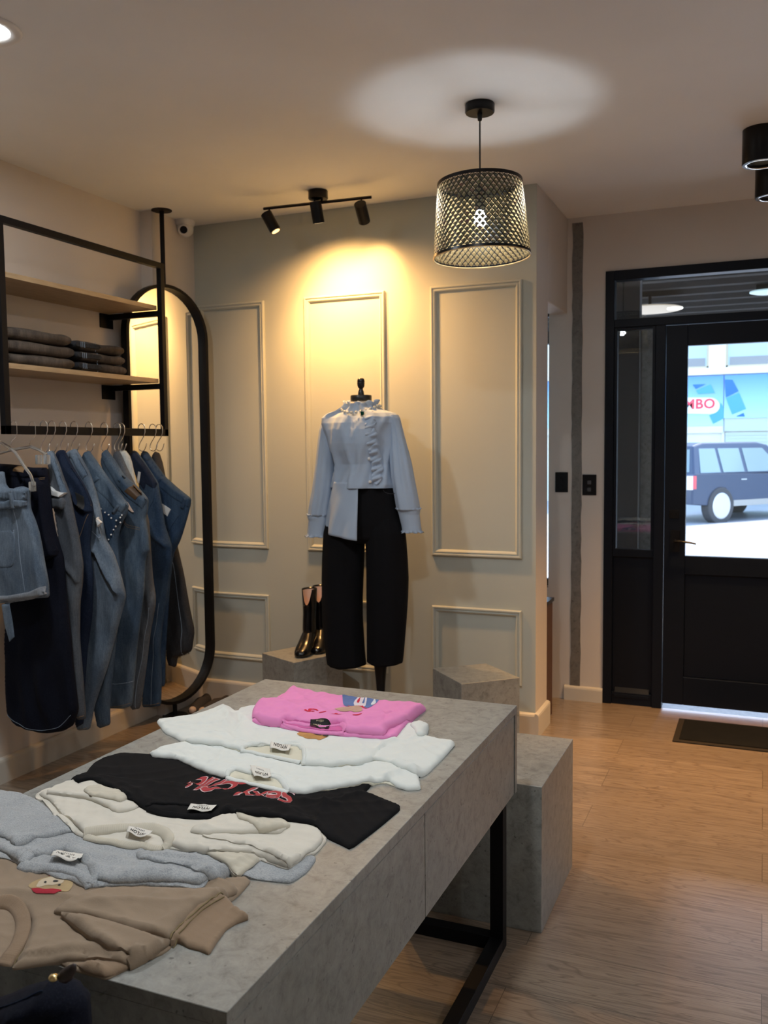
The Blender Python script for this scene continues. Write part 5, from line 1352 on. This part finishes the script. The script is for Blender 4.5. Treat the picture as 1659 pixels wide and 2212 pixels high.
# two clips-hanger garments at the near end
M_CLR = bpy.data.materials.new('clear_plastic'); M_CLR.use_nodes = True
b = bsdf(M_CLR); b.inputs['Base Color'].default_value = (0.85, 0.86, 0.84, 1); b.inputs['Transmission Weight'].default_value = 0.85; b.inputs['Roughness'].default_value = 0.08; b.inputs['IOR'].default_value = 1.35
def hanger(hpx, label, arms, clips, yoff=0.0):
    y = float(P(hpx, 940, 0, RX)[1])+yoff
    t = thing('clip_hanger', label, 'hanger', (RX, y, RZT), 'clear plastic clip hangers')
    pts = [(RX+0.017*math.cos(a), y, RZT+0.001+0.019*math.sin(a)) for a in [pi*1.0-k*pi/8 for k in range(9)]]
    pts += [(RX+0.017, y, RZT-0.03), (RX+0.014, y, RZT-0.045), (RX-0.012, y, RZT-0.062), (RX-0.018, y, RZT-0.078)]
    O('wire_hook', MB().tube(pts, 0.0014, 7), M_CHROME, t, smooth=True)
    q = [P(a, b_, 1, y) for a, b_ in arms]
    O('hanger_body', MB().tube([(p[0], y, p[2]) for p in q], 0.0065, 8, flat=1.0), M_CLR, t, smooth=True)
    for a, b_ in clips:
        p = P(a, b_, 1, y)
        O('clip', MB().box(p[0]-0.010, p[0]+0.010, y-0.012, y+0.012, p[2]-0.022, p[2]+0.018), M_CLR, t, bevel=0.003)
    return y
y2 = hanger(70, 'clear clip hanger holding the long navy skirt', [(-20, 985), (20, 973), (66, 965), (84, 972), (100, 982)], [(84, 992), (101, 992)])
t, h = jeans(70, 'very dark navy tiered denim skirt reaching almost to the floor', D_NAVY, [(-30, 1000), (22, 1003), (47, 1005), (68, 1010), (104, 1010), (108, 1040), (114, 1106), (122, 1150), (136, 1195), (139, 1206), (146, 1300), (155, 1375), (160, 1440), (166, 1490), (171, 1533), (160, 1566), (140, 1578), (104, 1583), (70, 1574), (47, 1565), (25, 1538), (20, 1450), (24, 1343), (20, 1250), (-30, 1200)], 'denim_skirt', thick=0.03, cat='skirt', grp=None, wr=0.02)
h.piece('waistband', [(-28, 1001), (22, 1004), (47, 1006), (68, 1011), (104, 1011), (106, 1027), (68, 1030), (47, 1026), (22, 1024), (-28, 1020)], D_NAVY, t, 0.005)
h.piece('upper_tier', [(66, 1034), (106, 1030), (113, 1100), (122, 1150), (138, 1196), (120, 1206), (98, 1208), (90, 1206), (80, 1150), (72, 1100)], D_NAVY, t, 0.022, it=1, edge=0.02, folds=[([(95, 1106), (110, 1200)], 0.008, 0.010, 'g')])
h.seam([(74, 1034), (90, 1035), (106, 1031)], M_STG, t, 0.0008); h.seam([(75, 1037), (90, 1038), (106, 1034)], M_STG, t, 0.0008)
h.seam([(26, 1534), (48, 1552), (75, 1566), (104, 1573), (140, 1566), (165, 1540)], M_STB, t, 0.0008)
h.piece('leather_patch', [(50, 1006), (68, 1008), (69, 1020), (52, 1017)], mat('patch_tan', (0.22, 0.13, 0.06), 0.6), t, 0.002, gap=0.006)
hanger(38, 'clear clip hanger holding the light blue paperbag shorts', [(0, 955), (20, 966), (34, 978), (52, 1006), (66, 1026), (74, 1050)], [(70, 1050), (4, 1040)], -0.02)
t, h = jeans(38, 'light blue paperbag-waist denim shorts, nearest garment on the rail', D_LITE, [(-90, 1020), (-20, 1035), (5, 1018), (10, 1020), (14, 1046), (20, 1054), (34, 1056), (50, 1050), (67, 1056), (66, 1080), (68, 1100), (78, 1125), (86, 1150), (92, 1179), (98, 1215), (106, 1258), (108, 1290), (76, 1292), (32, 1298), (-90, 1300)], 'denim_shorts', off=-0.02, thick=0.032, cat='shorts', grp=None, wr=0.014)
h.piece('ruffled_waist', [(-60, 1022), (-20, 1036), (5, 1020), (10, 1022), (14, 1046), (22, 1056), (40, 1056), (54, 1050), (68, 1056), (68, 1082), (40, 1078), (10, 1074), (-30, 1070), (-60, 1070)], D_LITE, t, 0.008, it=1, edge=0.006, extra=lambda p: 0.004*np.abs(np.sin(p[:, 0]*190)))
h.piece('fabric_belt', [(-60, 1072), (-30, 1066), (0, 1070), (24, 1084), (46, 1076), (68, 1080), (68, 1094), (46, 1096), (20, 1100), (0, 1092), (-30, 1086), (-60, 1092)], D_LITE, t, 0.012, it=1, edge=0.008, gap=0.004)
h.piece('belt_loop', [(46, 1064), (52, 1064), (53, 1096), (47, 1096)], D_LITE, t, 0.004, gap=0.018)
h.piece('belt_tail', [(19, 1302), (34, 1300), (46, 1372), (36, 1382), (26, 1346)], D_LITE, t, 0.003)
h.piece('patch_pocket', [(10, 1146), (43, 1143), (50, 1200), (48, 1212), (40, 1222), (20, 1222), (12, 1210)], D_LITE, t, 0.003, it=1)
h.seam([(10, 1146), (13, 1210), (20, 1221), (40, 1221), (49, 1212), (47, 1180), (43, 1143)], M_STB, t, 0.0011); h.seam([(10, 1152), (44, 1149)], M_STB, t, 0.0009)
h.piece('turned_cuff', [(-90, 1284), (30, 1284), (76, 1276), (106, 1264), (110, 1281), (78, 1293), (32, 1300), (-90, 1302)], denim('denim_cuff', (0.24, 0.27, 0.31), (0.34, 0.37, 0.40), 0.4), t, 0.006, it=0, edge=0.004)
h.seam([(43, 1100), (50, 1130), (60, 1200), (68, 1275)], M_STB, t, 0.0009)
h.piece('swing_tag', [(-8, 1040), (6, 1034), (10, 1048), (2, 1066), (-8, 1064)], M_TAG, t, 0.001, gap=0.014)
nth = ['nearest the camera', 'second', 'third', 'fourth', 'fifth', 'sixth', 'seventh', 'eighth', 'ninth', 'tenth', 'eleventh']
for (px_, lb) in zip((95, 112, 136, 160, 192, 225, 253, 262, 306, 330, 344),
    ('left of the grey-washed jeans waistband', 'holding the grey-washed jeans', 'holding the dark indigo jeans', 'holding the light blue bent-leg jeans', 'holding the pearl jeans', 'holding the wide jeans with leather patch', 'holding the washed grey-blue jeans', 'holding the pale bleached jeans', 'holding the deep blue straight jeans', 'holding the white-tagged jeans', 'holding the charcoal frayed jeans, last on the rail')):
    hook(px_, 'chrome S-hook on the black rail '+lb)

# ---------------------------------------------------------------- folded jeans on the lower shelf
D_SHELF = denim('denim_black_wash', (0.040, 0.034, 0.030), (0.13, 0.105, 0.085), 0.9, scale=9)
def folded(y0, y1, z, hgt, seed, label):
    x0, x1 = -3.10, -2.875
    t = thing('folded_jeans', label, 'jeans', ((x0+x1)/2, (y0+y1)/2, z), 'folded jeans on the lower shelf')
    def slabm(ya, yb, za, zb, sd, xs=(x0, x1)):
        rings = []; nX = 14; r_ = (zb-za)/2
        rr = random.Random(sd); ph = rr.uniform(0, 6)
        for i in range(nX+1):
            u = i/nX; x = xs[0]+(xs[1]-xs[0])*u; e = math.sin(min(1, min(u, 1-u)*7)*pi/2)
            row = []
            rad = r_*(0.55+0.45*e); cz = (za+zb)/2
            dyb = 0.004*math.sin(5*u+ph)-(1-e)*0.008
            n1 = 10
            ring = []
            for k in range(n1+1): a = -pi/2+pi*k/n1; ring.append((yb+dyb-rad*1.3+rad*1.3*math.cos(a), cz+rad*math.sin(a)))
            for k in range(1, 10): s = k/10; ring.append((yb+dyb-rad*1.3+(ya+rad-(yb+dyb-rad*1.3))*s, cz+rad*(1+0.16*math.sin(7*s+ph+3*u)*math.sin(pi*s)-0.10)))
            for k in range(n1+1): a = pi/2+pi*k/n1; ring.append((ya+rad+rad*math.cos(a), cz+rad*math.sin(a)))
            for k in range(1, 10): s = k/10; ring.append((ya+rad+(yb+dyb-rad*1.3-ya-rad)*s, cz-rad))
            rings.append([(x, a, b_) for a, b_ in ring])
        return MB().loft([r__[::-1] for r__ in rings])
    O('folded_leg', slabm(y0+0.010, y1, z+0.0004, z+hgt, seed), D_SHELF, t, smooth=True, sang=70)
    O('folded_waist', slabm(y0-0.016, y0+0.15, z+hgt*0.16, z+hgt*0.90, seed+2, (x0+0.01, x1+0.005)), D_CHAR, t, smooth=True, sang=70)
    sm_ = MB()
    for k in range(3): sm_.tube([(x1+0.0075, y0+0.012+0.012*k, z+hgt*0.25), (x1+0.0085, y0+0.010+0.012*k, z+hgt*0.5), (x1+0.0075, y0+0.012+0.012*k, z+hgt*0.78)], 0.0008, 5)
    sm_.tube([(x1-0.004, y0+0.118+0.006*math.cos(a), z+hgt*0.5+hgt*0.46*math.sin(a)) for a in [-1.4+2.8*k/10 for k in range(11)]], 0.0009, 5)
    O('stitching', sm_, M_STB, t)
zs = SH[1]+0.0222
lv = ('bottom of the', 'middle of the', 'top of the')
for k in range(3):
    folded(2.70+0.0*k, 3.225+(0.01, 0.012, 0.0)[k]*1.5, zs+k*0.0525, 0.0525, 10+k*3, 'dark washed folded jeans, %s nearer stack on the lower shelf' % lv[k])
for k in range(3):
    folded(3.27-0.01*(k == 2), 3.60-0.004*k, zs+k*0.0475, 0.0475, 40+k*3, 'dark washed folded jeans, %s farther stack on the lower shelf' % lv[k])

# ================================================================ MANNEQUIN
MY = 4.10
mn = thing('mannequin', 'dressmaker mannequin with black neck cap and turned finial, on a black stand', 'mannequin', (-1.80, MY, 0))
def row(y, xl, xr, yc=MY):
    a = P(xl, y, 1, yc); b_ = P(xr, y, 1, yc)
    return ((a[0]+b_[0])/2, (b_[0]-a[0])/2, (a[2]+b_[2])/2)
def rings(rows, depth, n_=40, seed=0, wr=0.003, yc=MY, sub=5, vf=1.0):
    """dense rings through traced left and right edges; depth: fraction of half width or list"""
    rw = [row(*r_, yc) for r_ in rows]; dl = depth if isinstance(depth, (list, tuple)) else [r_[1]*depth for r_ in rw]
    zz = np.array([r_[2] for r_ in rw]); o_ = np.argsort(zz); out = []
    zt = np.concatenate([np.linspace(rw[i][2], rw[i+1][2], sub, endpoint=False) for i in range(len(rw)-1)]+[[rw[-1][2]]])
    cx = np.interp(zt, zz[o_], np.array([r_[0] for r_ in rw])[o_]); ha = np.interp(zt, zz[o_], np.array([r_[1] for r_ in rw])[o_]); hb = np.interp(zt, zz[o_], np.array(dl)[o_])
    rg_ = np.random.RandomState(seed); ks = [(rg_.randint(3, 11), rg_.uniform(-22, 22)*vf, rg_.uniform(0, 6.28), rg_.uniform(0.3, 1)) for _ in range(6)]
    for i, z in enumerate(zt):
        rr = []
        for k in range(n_):
            a = 2*pi*k/n_; d_ = sum(w_*(1-abs(math.sin((kk*a+zf*z+ph)/2)))**1.6 for kk, zf, ph, w_ in ks)*wr
            rr.append((cx[i]+(ha[i]+d_*0.5)*math.cos(a), yc+(hb[i]+d_)*math.sin(a), z))
        out.append(rr)
    return out, (zt, cx, ha, hb)
capc = P(780, 858, 1, MY); cx0, cz0 = float(capc[0]), float(capc[2])
O('neck_cap', MB().lathe([(0.0, -0.022), (0.051, -0.022), (0.053, -0.018), (0.053, 0.006), (0.051, 0.009), (0.0, 0.009)], (cx0, MY, cz0), 40), mat('cap_black', (0.012, 0.012, 0.012), 0.35), mn, smooth=True, sang=35)
fin = [(0.0, 0.009), (0.015, 0.009), (0.015, 0.018), (0.013, 0.030), (0.009, 0.040), (0.010, 0.043), (0.016, 0.050), (0.0185, 0.060), (0.0175, 0.064), (0.019, 0.066), (0.019, 0.071), (0.0175, 0.073), (0.019, 0.075), (0.018, 0.086), (0.015, 0.092), (0.008, 0.094), (0.0, 0.094)]
O('finial', MB().lathe(fin, (cx0, MY, cz0), 28), mat('turned_black', (0.012, 0.011, 0.010), 0.3), mn, smooth=True, sang=60)
nk = [(0.062, -0.10), (0.054, -0.06), (0.052, -0.022)]
O('neck', MB().lathe(nk, (cx0, MY, cz0), 32), cloth('torso_cotton', (0.55, 0.50, 0.44), 0), mn, smooth=True)
lgx = float(P(817, 1440, 1, MY)[0])
O('stand_pole', MB().lathe([(0.036, 0.62), (0.038, 0.50), (0.033, 0.40), (0.024, 0.31), (0.021, 0.26), (0.028, 0.22), (0.030, 0.20), (0.018, 0.18), (0.017, 0.05), (0.022, 0.03), (0.022, 0.012)], (lgx, MY+0.03, 0), 28), M_BLACKS, mn, smooth=True, sang=60)
O('stand_base', MB().lathe([(0.0, 0.0), (0.15, 0.0), (0.152, 0.006), (0.14, 0.013), (0.02, 0.018), (0, 0.018)], (lgx, MY+0.03, 0), 48), M_BLACKS, mn, smooth=True, sang=40)

# shirt
M_SHIRT = cloth('poplin_blue', (0.40, 0.49, 0.62), 0.03, 900, 0.75, 0.03, 0.1)
srt = thing('shirt', 'light blue long-sleeved shirt with ruffled collar and placket on the mannequin', 'shirt', (-1.85, MY, 1.1))
trow = [(872, 757, 804), (880, 752, 808), (887, 738, 822), (894, 716, 846), (902, 707, 855), (914, 707, 855), (928, 711, 850), (944, 716, 847), (958, 718, 845), (972, 721, 843), (988, 729, 842), (1002, 735, 842), (1016, 733, 845), (1032, 728, 849), (1046, 725, 852), (1053, 724, 851)]
dep = [0.056, 0.060, 0.066, 0.078, 0.092, 0.108, 0.118, 0.122, 0.120, 0.112, 0.100, 0.092, 0.092, 0.096, 0.100, 0.100]
rg0, prof_t = rings(trow, dep, 96, seed=8, wr=0.019, sub=8)
O('bodice', MB().loft([r_[::-1] for r_ in rg0], cap=(False, False)), M_SHIRT, srt, smooth=True, solid=0.002)
def front(x, z, extra=0.0):
    zt, cx, ha, hb = prof_t; o_ = np.argsort(zt)
    c = np.interp(z, zt[o_], cx[o_]); a = np.interp(z, zt[o_], ha[o_]); b_ = np.interp(z, zt[o_], hb[o_])
    u = np.clip((x-c)/a, -0.98, 0.98); return MY-b_*np.sqrt(1-u*u)-extra
# untucked left tail
zt, cxs, has, hbs = prof_t
tail = []; nT = 46; nZ = 26
fend = lambda u: 1162-10*(1-u)**1.0-9*max(0, (1-u)-0.75)*2 if u < 1 else 1162
for i in range(nZ+1):
    t_ = i/nZ; rr = []
    for k in range(nT+1):
        u = k/nT                                    # 0 = back, 1 = placket
        an = pi*1.0-0.9+(0.9+pi/2+0.12)*u           # from behind the left side round to the front edge
        yb_ = 1040+(1143+19*max(0, (u-0.3)/0.7)-1040)*t_
        xl = np.interp(yb_, [1040, 1053, 1085, 1115, 1143], [726, 724, 718, 714, 711]); 
        c_, a_, z_ = row(yb_, xl, 2*781-xl+14)
        b_ = 0.121+0.022*t_; a_ += 0.004
        wv_ = 0.004*math.sin(9*u*3+2.2*t_)*t_+0.0025*math.sin(23*u+5*t_)
        rr.append((c_+(a_+wv_)*math.cos(an), MY-(b_+wv_)*math.sin(an) if False else MY+(b_+wv_)*math.sin(an+0) , z_))
    tail.append(rr)
O('untucked_tail', MB().loft(tail, cap=(False, False), closed=False), M_SHIRT, srt, smooth=True, solid=0.003)
def sleeve(rows, cuffrows, seed, side):
    rg1, pf = rings(rows, 0.95, 40, seed=seed, wr=0.006, yc=MY-0.005, sub=6, vf=0.5)
    O('sleeve', MB().loft([r_[::-1] for r_ in rg1], cap=(True, False)), M_SHIRT, srt, smooth=True, solid=0.002)
    rg2, _ = rings(cuffrows, 0.85, 64, seed=seed+9, wr=0.0, yc=MY-0.005, sub=4)
    # gathered ruffle on both ends of the cuff
    for rr, amp in ((rg2[0], 0.005), (rg2[1], 0.007), (rg2[2], 0.002), (rg2[-3], 0.0015), (rg2[-2], 0.005), (rg2[-1], 0.009)):
        c_ = np.mean(rr, 0)
        for k in range(64):
            d_ = np.array(rr[k])-c_; d_ /= np.linalg.norm(d_); s_ = amp*(0.35+math.sin(k*2*pi/64*13+0.7*math.sin(k))); rr[k] = (rr[k][0]+d_[0]*s_, rr[k][1]+d_[1]*s_, rr[k][2]+amp*0.35*math.sin(k*0.9))
    O('ruffled_cuff', MB().loft([r_[::-1] for r_ in rg2], cap=(False, False)), M_SHIRT, srt, smooth=True, solid=0.0025)
sleeve([(896, 706, 728), (903, 702, 730), (914, 698, 728), (928, 694, 723), (950, 691, 721), (975, 688.5, 721), (1000, 686, 721), (1030, 682, 720.5), (1060, 678, 719), (1090, 673, 715), (1113, 670.5, 712)], [(1110, 668, 714), (1118, 667, 713), (1124, 669, 712), (1136, 668, 710), (1144, 667, 709), (1152, 666, 708.5), (1159, 664.5, 709)], 3, -1)
sleeve([(896, 836, 857), (903, 837, 861), (914, 841, 864), (928, 845, 868), (950, 846, 873.5), (975, 846, 880), (1000, 847, 886), (1030, 849, 891.5), (1060, 853, 897.5), (1085, 857, 902), (1101, 860, 904)], [(1097, 859, 906), (1105, 861, 906), (1111, 863, 905), (1124, 866, 906.5), (1134, 868.5, 907.5), (1142, 870, 909), (1150, 871, 910)], 7, 1)
# ruffled stand collar
cl_ = []
for i in range(9):
    t_ = i/8; z = cz0-0.095+0.077*t_; rr = []
    for k in range(120):
        a = 2*pi*k/120; am = 0.013*max(0, t_-0.25)**1.2*1.4
        r_ = 0.060+0.003*t_+0.024*max(0, t_-0.3)+am*math.sin(9*a+0.8*math.sin(2*a))*(0.6+0.4*math.sin(5*a+1))
        rr.append((cx0+r_*math.cos(a)*1.05, MY+r_*math.sin(a)*0.98, z-0.010*max(0, -math.sin(a))*t_+0.006*t_*math.sin(9*a+1.5)))
    cl_.append(rr)
O('ruffled_collar', MB().loft([r_[::-1] for r_ in cl_], cap=(False, False)), M_SHIRT, srt, smooth=True, solid=0.0018)
# placket band and its ruffle, buttons
def on_front(px, lift): 
    q = P(px[0], px[1], 1, MY-0.10); return float(q[0]), float(q[2]), lift
def strip(name, px, thick, lift, extra=None, step=0.006, m=M_SHIRT, it=1):
    o2 = [P(a, b_, 1, MY-0.11)[[0, 2]] for a, b_ in px]
    s_ = Sheet(o2, thick, edge=0.003, step=step, it=it, wr=0, extra=extra, lift=0.5)
    mb = s_.mesh(lambda q, h: (q[0], float(front(q[0], max(q[1], zt[-1])))-0.006-lift-h, q[1]), back=lambda p: np.zeros(len(p))-0.001)
    return O(name, mb, m, srt, smooth=True, sang=60)
strip('placket', [(781, 888), (790, 888), (797, 960), (802, 1020), (804, 1050), (796, 1050), (792, 1000), (786, 940)], 0.003, 0.004)
def ruff(p):
    return 0.010+0.013*np.abs(np.sin((p[:, 1]*1.0-p[:, 0]*0.55)*2*pi/0.052))**0.7+0.006*np.sin(p[:, 1]*150)
strip('placket_ruffle', [(788, 886), (797, 884), (806, 896), (812, 912), (809, 922), (814, 936), (811, 948), (815, 962), (812, 974), (818, 988), (815, 1000), (822, 1014), (817, 1024), (821, 1034), (814, 1048), (804, 1042), (801, 1000), (797, 960), (793, 920)], 0.004, 0.004, extra=ruff, step=0.005)
for a, b_, kd in ((789, 939, 0), (794.5, 991, 1), (797, 1041, 1)):
    q = P(a, b_, 1, MY-0.12); yb_ = float(front(q[0], q[2]))-0.022
    mb = MB().sphere((q[0], yb_, q[2]), 0.0085, 14)
    if not kd:
        mb = MB().box(q[0]-0.006, q[0]+0.006, yb_-0.004, yb_+0.003, q[2]-0.008, q[2]+0.008)
        for k in range(14):
            an = 2*pi*k/14; mb.sphere((q[0]+0.0095*math.cos(an), yb_, q[2]+0.0115*math.sin(an)), 0.0024, 6)
    O('pearl_button', mb, mat('pearl', (0.74, 0.73, 0.70), 0.2), srt, smooth=True, sang=50)
# necklace
nl = thing('necklace', 'pearl necklace with a dark green jewel on the shirt collar', 'necklace', (cx0, MY, cz0-0.07))
M_PEARL = mat('pearl_silver', (0.62, 0.64, 0.60), 0.18, 0.3)
for k in range(26):
    a = 2*pi*k/26+0.12
    fr_ = max(0, -math.sin(a)); O('pearl', MB().sphere((cx0+0.094*math.cos(a), MY+0.100*math.sin(a)-0.014*fr_, cz0-0.044-0.036*fr_**1.3), 0.0078, 10), M_PEARL, nl, smooth=True)
q = P(785.5, 893, 1, MY-0.10); yb_ = MY-0.116
O('green_jewel', MB().lathe([(0.0065, -0.009), (0.009, -0.006), (0.009, 0.006), (0.0065, 0.009)], (0, 0, 0), 8).xf(Matrix.Translation((q[0], yb_, q[2])) @ Matrix.Scale(0.55, 4, (0, 1, 0))), mat('emerald', (0.0, 0.05, 0.03), 0.1), nl)
st_ = MB()
for k in range(16):
    an = 2*pi*k/16; st_.sphere((q[0]+0.0125*math.cos(an), yb_, q[2]+0.0155*math.sin(an)), 0.0024, 6)
O('jewel_setting', st_, M_PEARL, nl, smooth=True)
# trousers
tr = thing('trousers', 'black barrel-leg trousers on the mannequin under the shirt', 'trousers', (-1.80, MY, 0.43))
M_TR = cloth('trouser_black', (0.005, 0.005, 0.0065), 0.0, 500, 0.95, 0.15, 0.2)
hp, _ = rings([(1044, 738, 851), (1056, 734, 853), (1075, 726, 855), (1101, 716, 858), (1130, 708, 866), (1160, 708, 869), (1172, 714, 864)], [0.085, 0.09, 0.096, 0.102, 0.100, 0.082, 0.05], 56, 4, 0.003)
O('hips', MB().loft([r_[::-1] for r_ in hp]), M_TR, tr, smooth=True, sang=60)
for rws, sd in (([(1120, 712, 782), (1150, 705, 785), (1170, 704, 784), (1210, 702, 783), (1248, 701, 781.5), (1290, 701, 780), (1330, 702, 780), (1370, 704.5, 782), (1405, 708, 784), (1438, 712, 787)], 11), ([(1120, 796, 862), (1150, 792, 872), (1170, 793, 874), (1210, 794.5, 877), (1248, 795.5, 879), (1290, 796, 878), (1332, 796.5, 875.5), (1370, 797, 872.5), (1405, 797.5, 869.5), (1434, 798, 866.5)], 12)):
    lg, _ = rings(rws, 0.88, 48, sd, 0.004, sub=5, vf=0.25)
    for j, rr in enumerate(lg[-4:]):
        for k in range(48): rr[k] = (rr[k][0], rr[k][1], rr[k][2]+0.012*(j/3)*abs(math.cos(2*pi*k/48)))
    O('leg', MB().loft([r_[::-1] for r_ in lg], cap=(True, False)), M_TR, tr, smooth=True, sang=60, solid=0.003)
O('front_pocket', MB().tube([(p[0], MY-0.098+0.02*i/5, p[2]) for i, p in enumerate([P(a, b_, 1, MY-0.09) for a, b_ in ((829, 1058), (832, 1063), (838, 1066), (846, 1067), (852, 1066))])], 0.0016, 6), cloth('topstitch', (0.03, 0.03, 0.035), 0), tr)

# ---------------------------------------------------------------- ankle boots on the cube
M_PAT = mat('patent_black', (0.004, 0.004, 0.005), 0.20, 0, 0.45)
M_INN = mat('boot_lining', (0.66, 0.52, 0.46), 0.7)
def boot(px, yaw, lean, label):
    q = P(px[0], px[1], 2, 0.405)
    Tm = Matrix.Translation((q[0], q[1], 0.4015)) @ Matrix.Rotation(yaw, 4, 'Z')
    t = thing('ankle_boot', label, 'boot', (q[0], q[1], 0.4015), 'black patent boots')
    # foot: rings from toe (y=0) to heel (y=0.22)
    fr_ = []
    for y, w_, z0, z1 in ((0.0, 0.006, 0.004, 0.018), (0.008, 0.022, 0.002, 0.030), (0.025, 0.034, 0.001, 0.042), (0.055, 0.042, 0.001, 0.058), (0.09, 0.042, 0.004, 0.085), (0.125, 0.036, 0.020, 0.125), (0.16, 0.033, 0.045, 0.15), (0.19, 0.033, 0.058, 0.15), (0.212, 0.028, 0.064, 0.14), (0.222, 0.014, 0.070, 0.12)):
        rr = []
        for k in range(24):
            a = 2*pi*k/24; rr.append((w_*math.cos(a)*(1 if math.sin(a) > 0 else 1.05), y, (z0+z1)/2+(z1-z0)/2*math.copysign(abs(math.sin(a))**(0.8 if math.sin(a) > 0 else 0.45), math.sin(a))))
        fr_.append(rr)
    mb = MB().loft(fr_)
    mb.xf(Tm); O('foot', mb, M_PAT, t, smooth=True, sang=70)
    sh_ = []
    for z, y, ry, rx in ((0.09, 0.165, 0.048, 0.034), (0.13, 0.160, 0.047, 0.034), (0.17, 0.160, 0.043, 0.033), (0.21, 0.165, 0.042, 0.033), (0.25, 0.168, 0.043, 0.035), (0.29, 0.168, 0.045, 0.037), (0.32, 0.168, 0.047, 0.038), (0.345, 0.168, 0.048, 0.039)):
        rr = []
        for k in range(40):
            a = 2*pi*k/40; vd = max(0, -math.sin(a)); drop = (0.085*max(0, vd-0.70)/0.30)*max(0, (z-0.25)/0.095) if vd > 0.70 else 0
            rr.append((rx*math.cos(a)+lean*(z-0.09), y+ry*math.sin(a), z-drop))
        sh_.append(rr)
    O('shaft', MB().loft(sh_, cap=(False, False)).xf(Tm), M_PAT, t, smooth=True, solid=0.003)
    O('lining', MB().loft([[((p[0]-lean*(r_[0][2]-0.09))*0.92+lean*(r_[0][2]-0.09), 0.168+(p[1]-0.168)*0.92, min(p[2], 0.335)) for p in r_] for r_ in sh_[3:]], cap=(True, False)).xf(Tm), M_INN, t, smooth=True)
    O('heel', MB().loft([[(0.024*math.cos(a)*s_, 0.198+dy+0.022*math.sin(a)*s_, z) for a in [2*pi*k/20 for k in range(20)]] for z, s_, dy in ((0.0, 0.55, 0.004), (0.02, 0.6, 0.003), (0.05, 0.85, 0), (0.072, 1.15, -0.004))]).xf(Tm), M_PAT, t, smooth=True, sang=50)
boot((645, 1421), R(6), 0.0, 'left of the two black patent heeled boots on the grey cube')
boot((684, 1413), R(18), -0.02, 'right of the two black patent heeled boots on the grey cube')

# ---------------------------------------------------------------- navy denim at the lower left, on a low cube
plinth([(-1.30, 0.60), (-0.80, 0.60), (-0.80, 0.93), (-1.30, 0.93)], 0.60, 'grey cube under the navy denim bag before the table')
nb = thing('denim_bag', 'dark navy denim bag with leather tab and gold stud before the table', 'bag', (-0.95, 0.86, 0.60))
hb_ = Hang([(-160, 2185), (-60, 2166), (0, 2154), (30, 2143), (62, 2128), (98, 2118), (112, 2116), (128, 2104), (140, 2112), (156, 2126), (172, 2144), (185, 2160), (189, 2190), (192, 2230), (196, 2330), (196, 2440), (60, 2470), (-160, 2490)], 0.86, 0.045, 0.03, edge=0.03, step=0.008, wr=0.012, seed=9, lam=(0.06, 0.15), dirn=0.7, spread=0.5,
    folds=[([(0, 2210), (80, 2186), (150, 2180), (184, 2162)], 0.020, 0.012, 'v'), ([(0, 2185), (60, 2160), (130, 2140)], 0.010, 0.010, 'g')])
hb_.build('bag_body', D_NAVY, nb)
Hang([(126, 2106), (134, 2094), (148, 2085), (160, 2080), (166, 2083), (165, 2098), (154, 2118), (143, 2124), (130, 2118)], 0.828, 0.006, 0.004, edge=0.004, step=0.004, wr=0, it=1).build('leather_tab', mat('tab_leather', (0.03, 0.018, 0.016), 0.45), nb)
q = P(116, 2112, 1, 0.82)
O('gold_stud', MB().sphere((q[0], 0.82, q[2]), 0.0065, 14, 0.7), M_BRASS, nb, smooth=True)
hb_.seam([(-60, 2174), (0, 2162), (60, 2137), (100, 2124), (128, 2112)], D_DARK, nb, 0.0012, 'top_seam')

# shoes on the floor by the mirror foot
def slipper(x, y, yaw, label):
    Tm = Matrix.Translation((x, y, 0)) @ Matrix.Rotation(yaw, 4, 'Z'); t = thing('flat_shoe', label, 'shoe', (x, y, 0), 'shoes by the mirror')
    rr = [[(w_*math.cos(a), yy_, zc+(h_*math.sin(a) if math.sin(a) > 0 else 0.5*h_*math.sin(a))) for a in [2*pi*k/20 for k in range(20)]] for yy_, w_, h_, zc in ((-0.12, 0.008, 0.01, 0.012), (-0.105, 0.030, 0.025, 0.015), (-0.06, 0.040, 0.035, 0.018), (0.0, 0.036, 0.045, 0.022), (0.06, 0.033, 0.035, 0.022), (0.10, 0.030, 0.04, 0.022), (0.118, 0.012, 0.02, 0.022))]
    O('upper', MB().loft(rr).xf(Tm), cloth('shoe_dark', (0.05, 0.045, 0.045), 0), t, smooth=True, sang=60)
    O('pale_toe', MB().sphere((0, -0.112, 0.024), 0.022, 14, 0.9).xf(Tm), mat('toe_pale', (0.55, 0.42, 0.34), 0.6), t, smooth=True)
slipper(-2.985, 4.30, R(12), 'left of two dark flat shoes with pale toes by the mirror foot')
slipper(-2.885, 4.31, R(-8), 'right of two dark flat shoes with pale toes by the mirror foot')
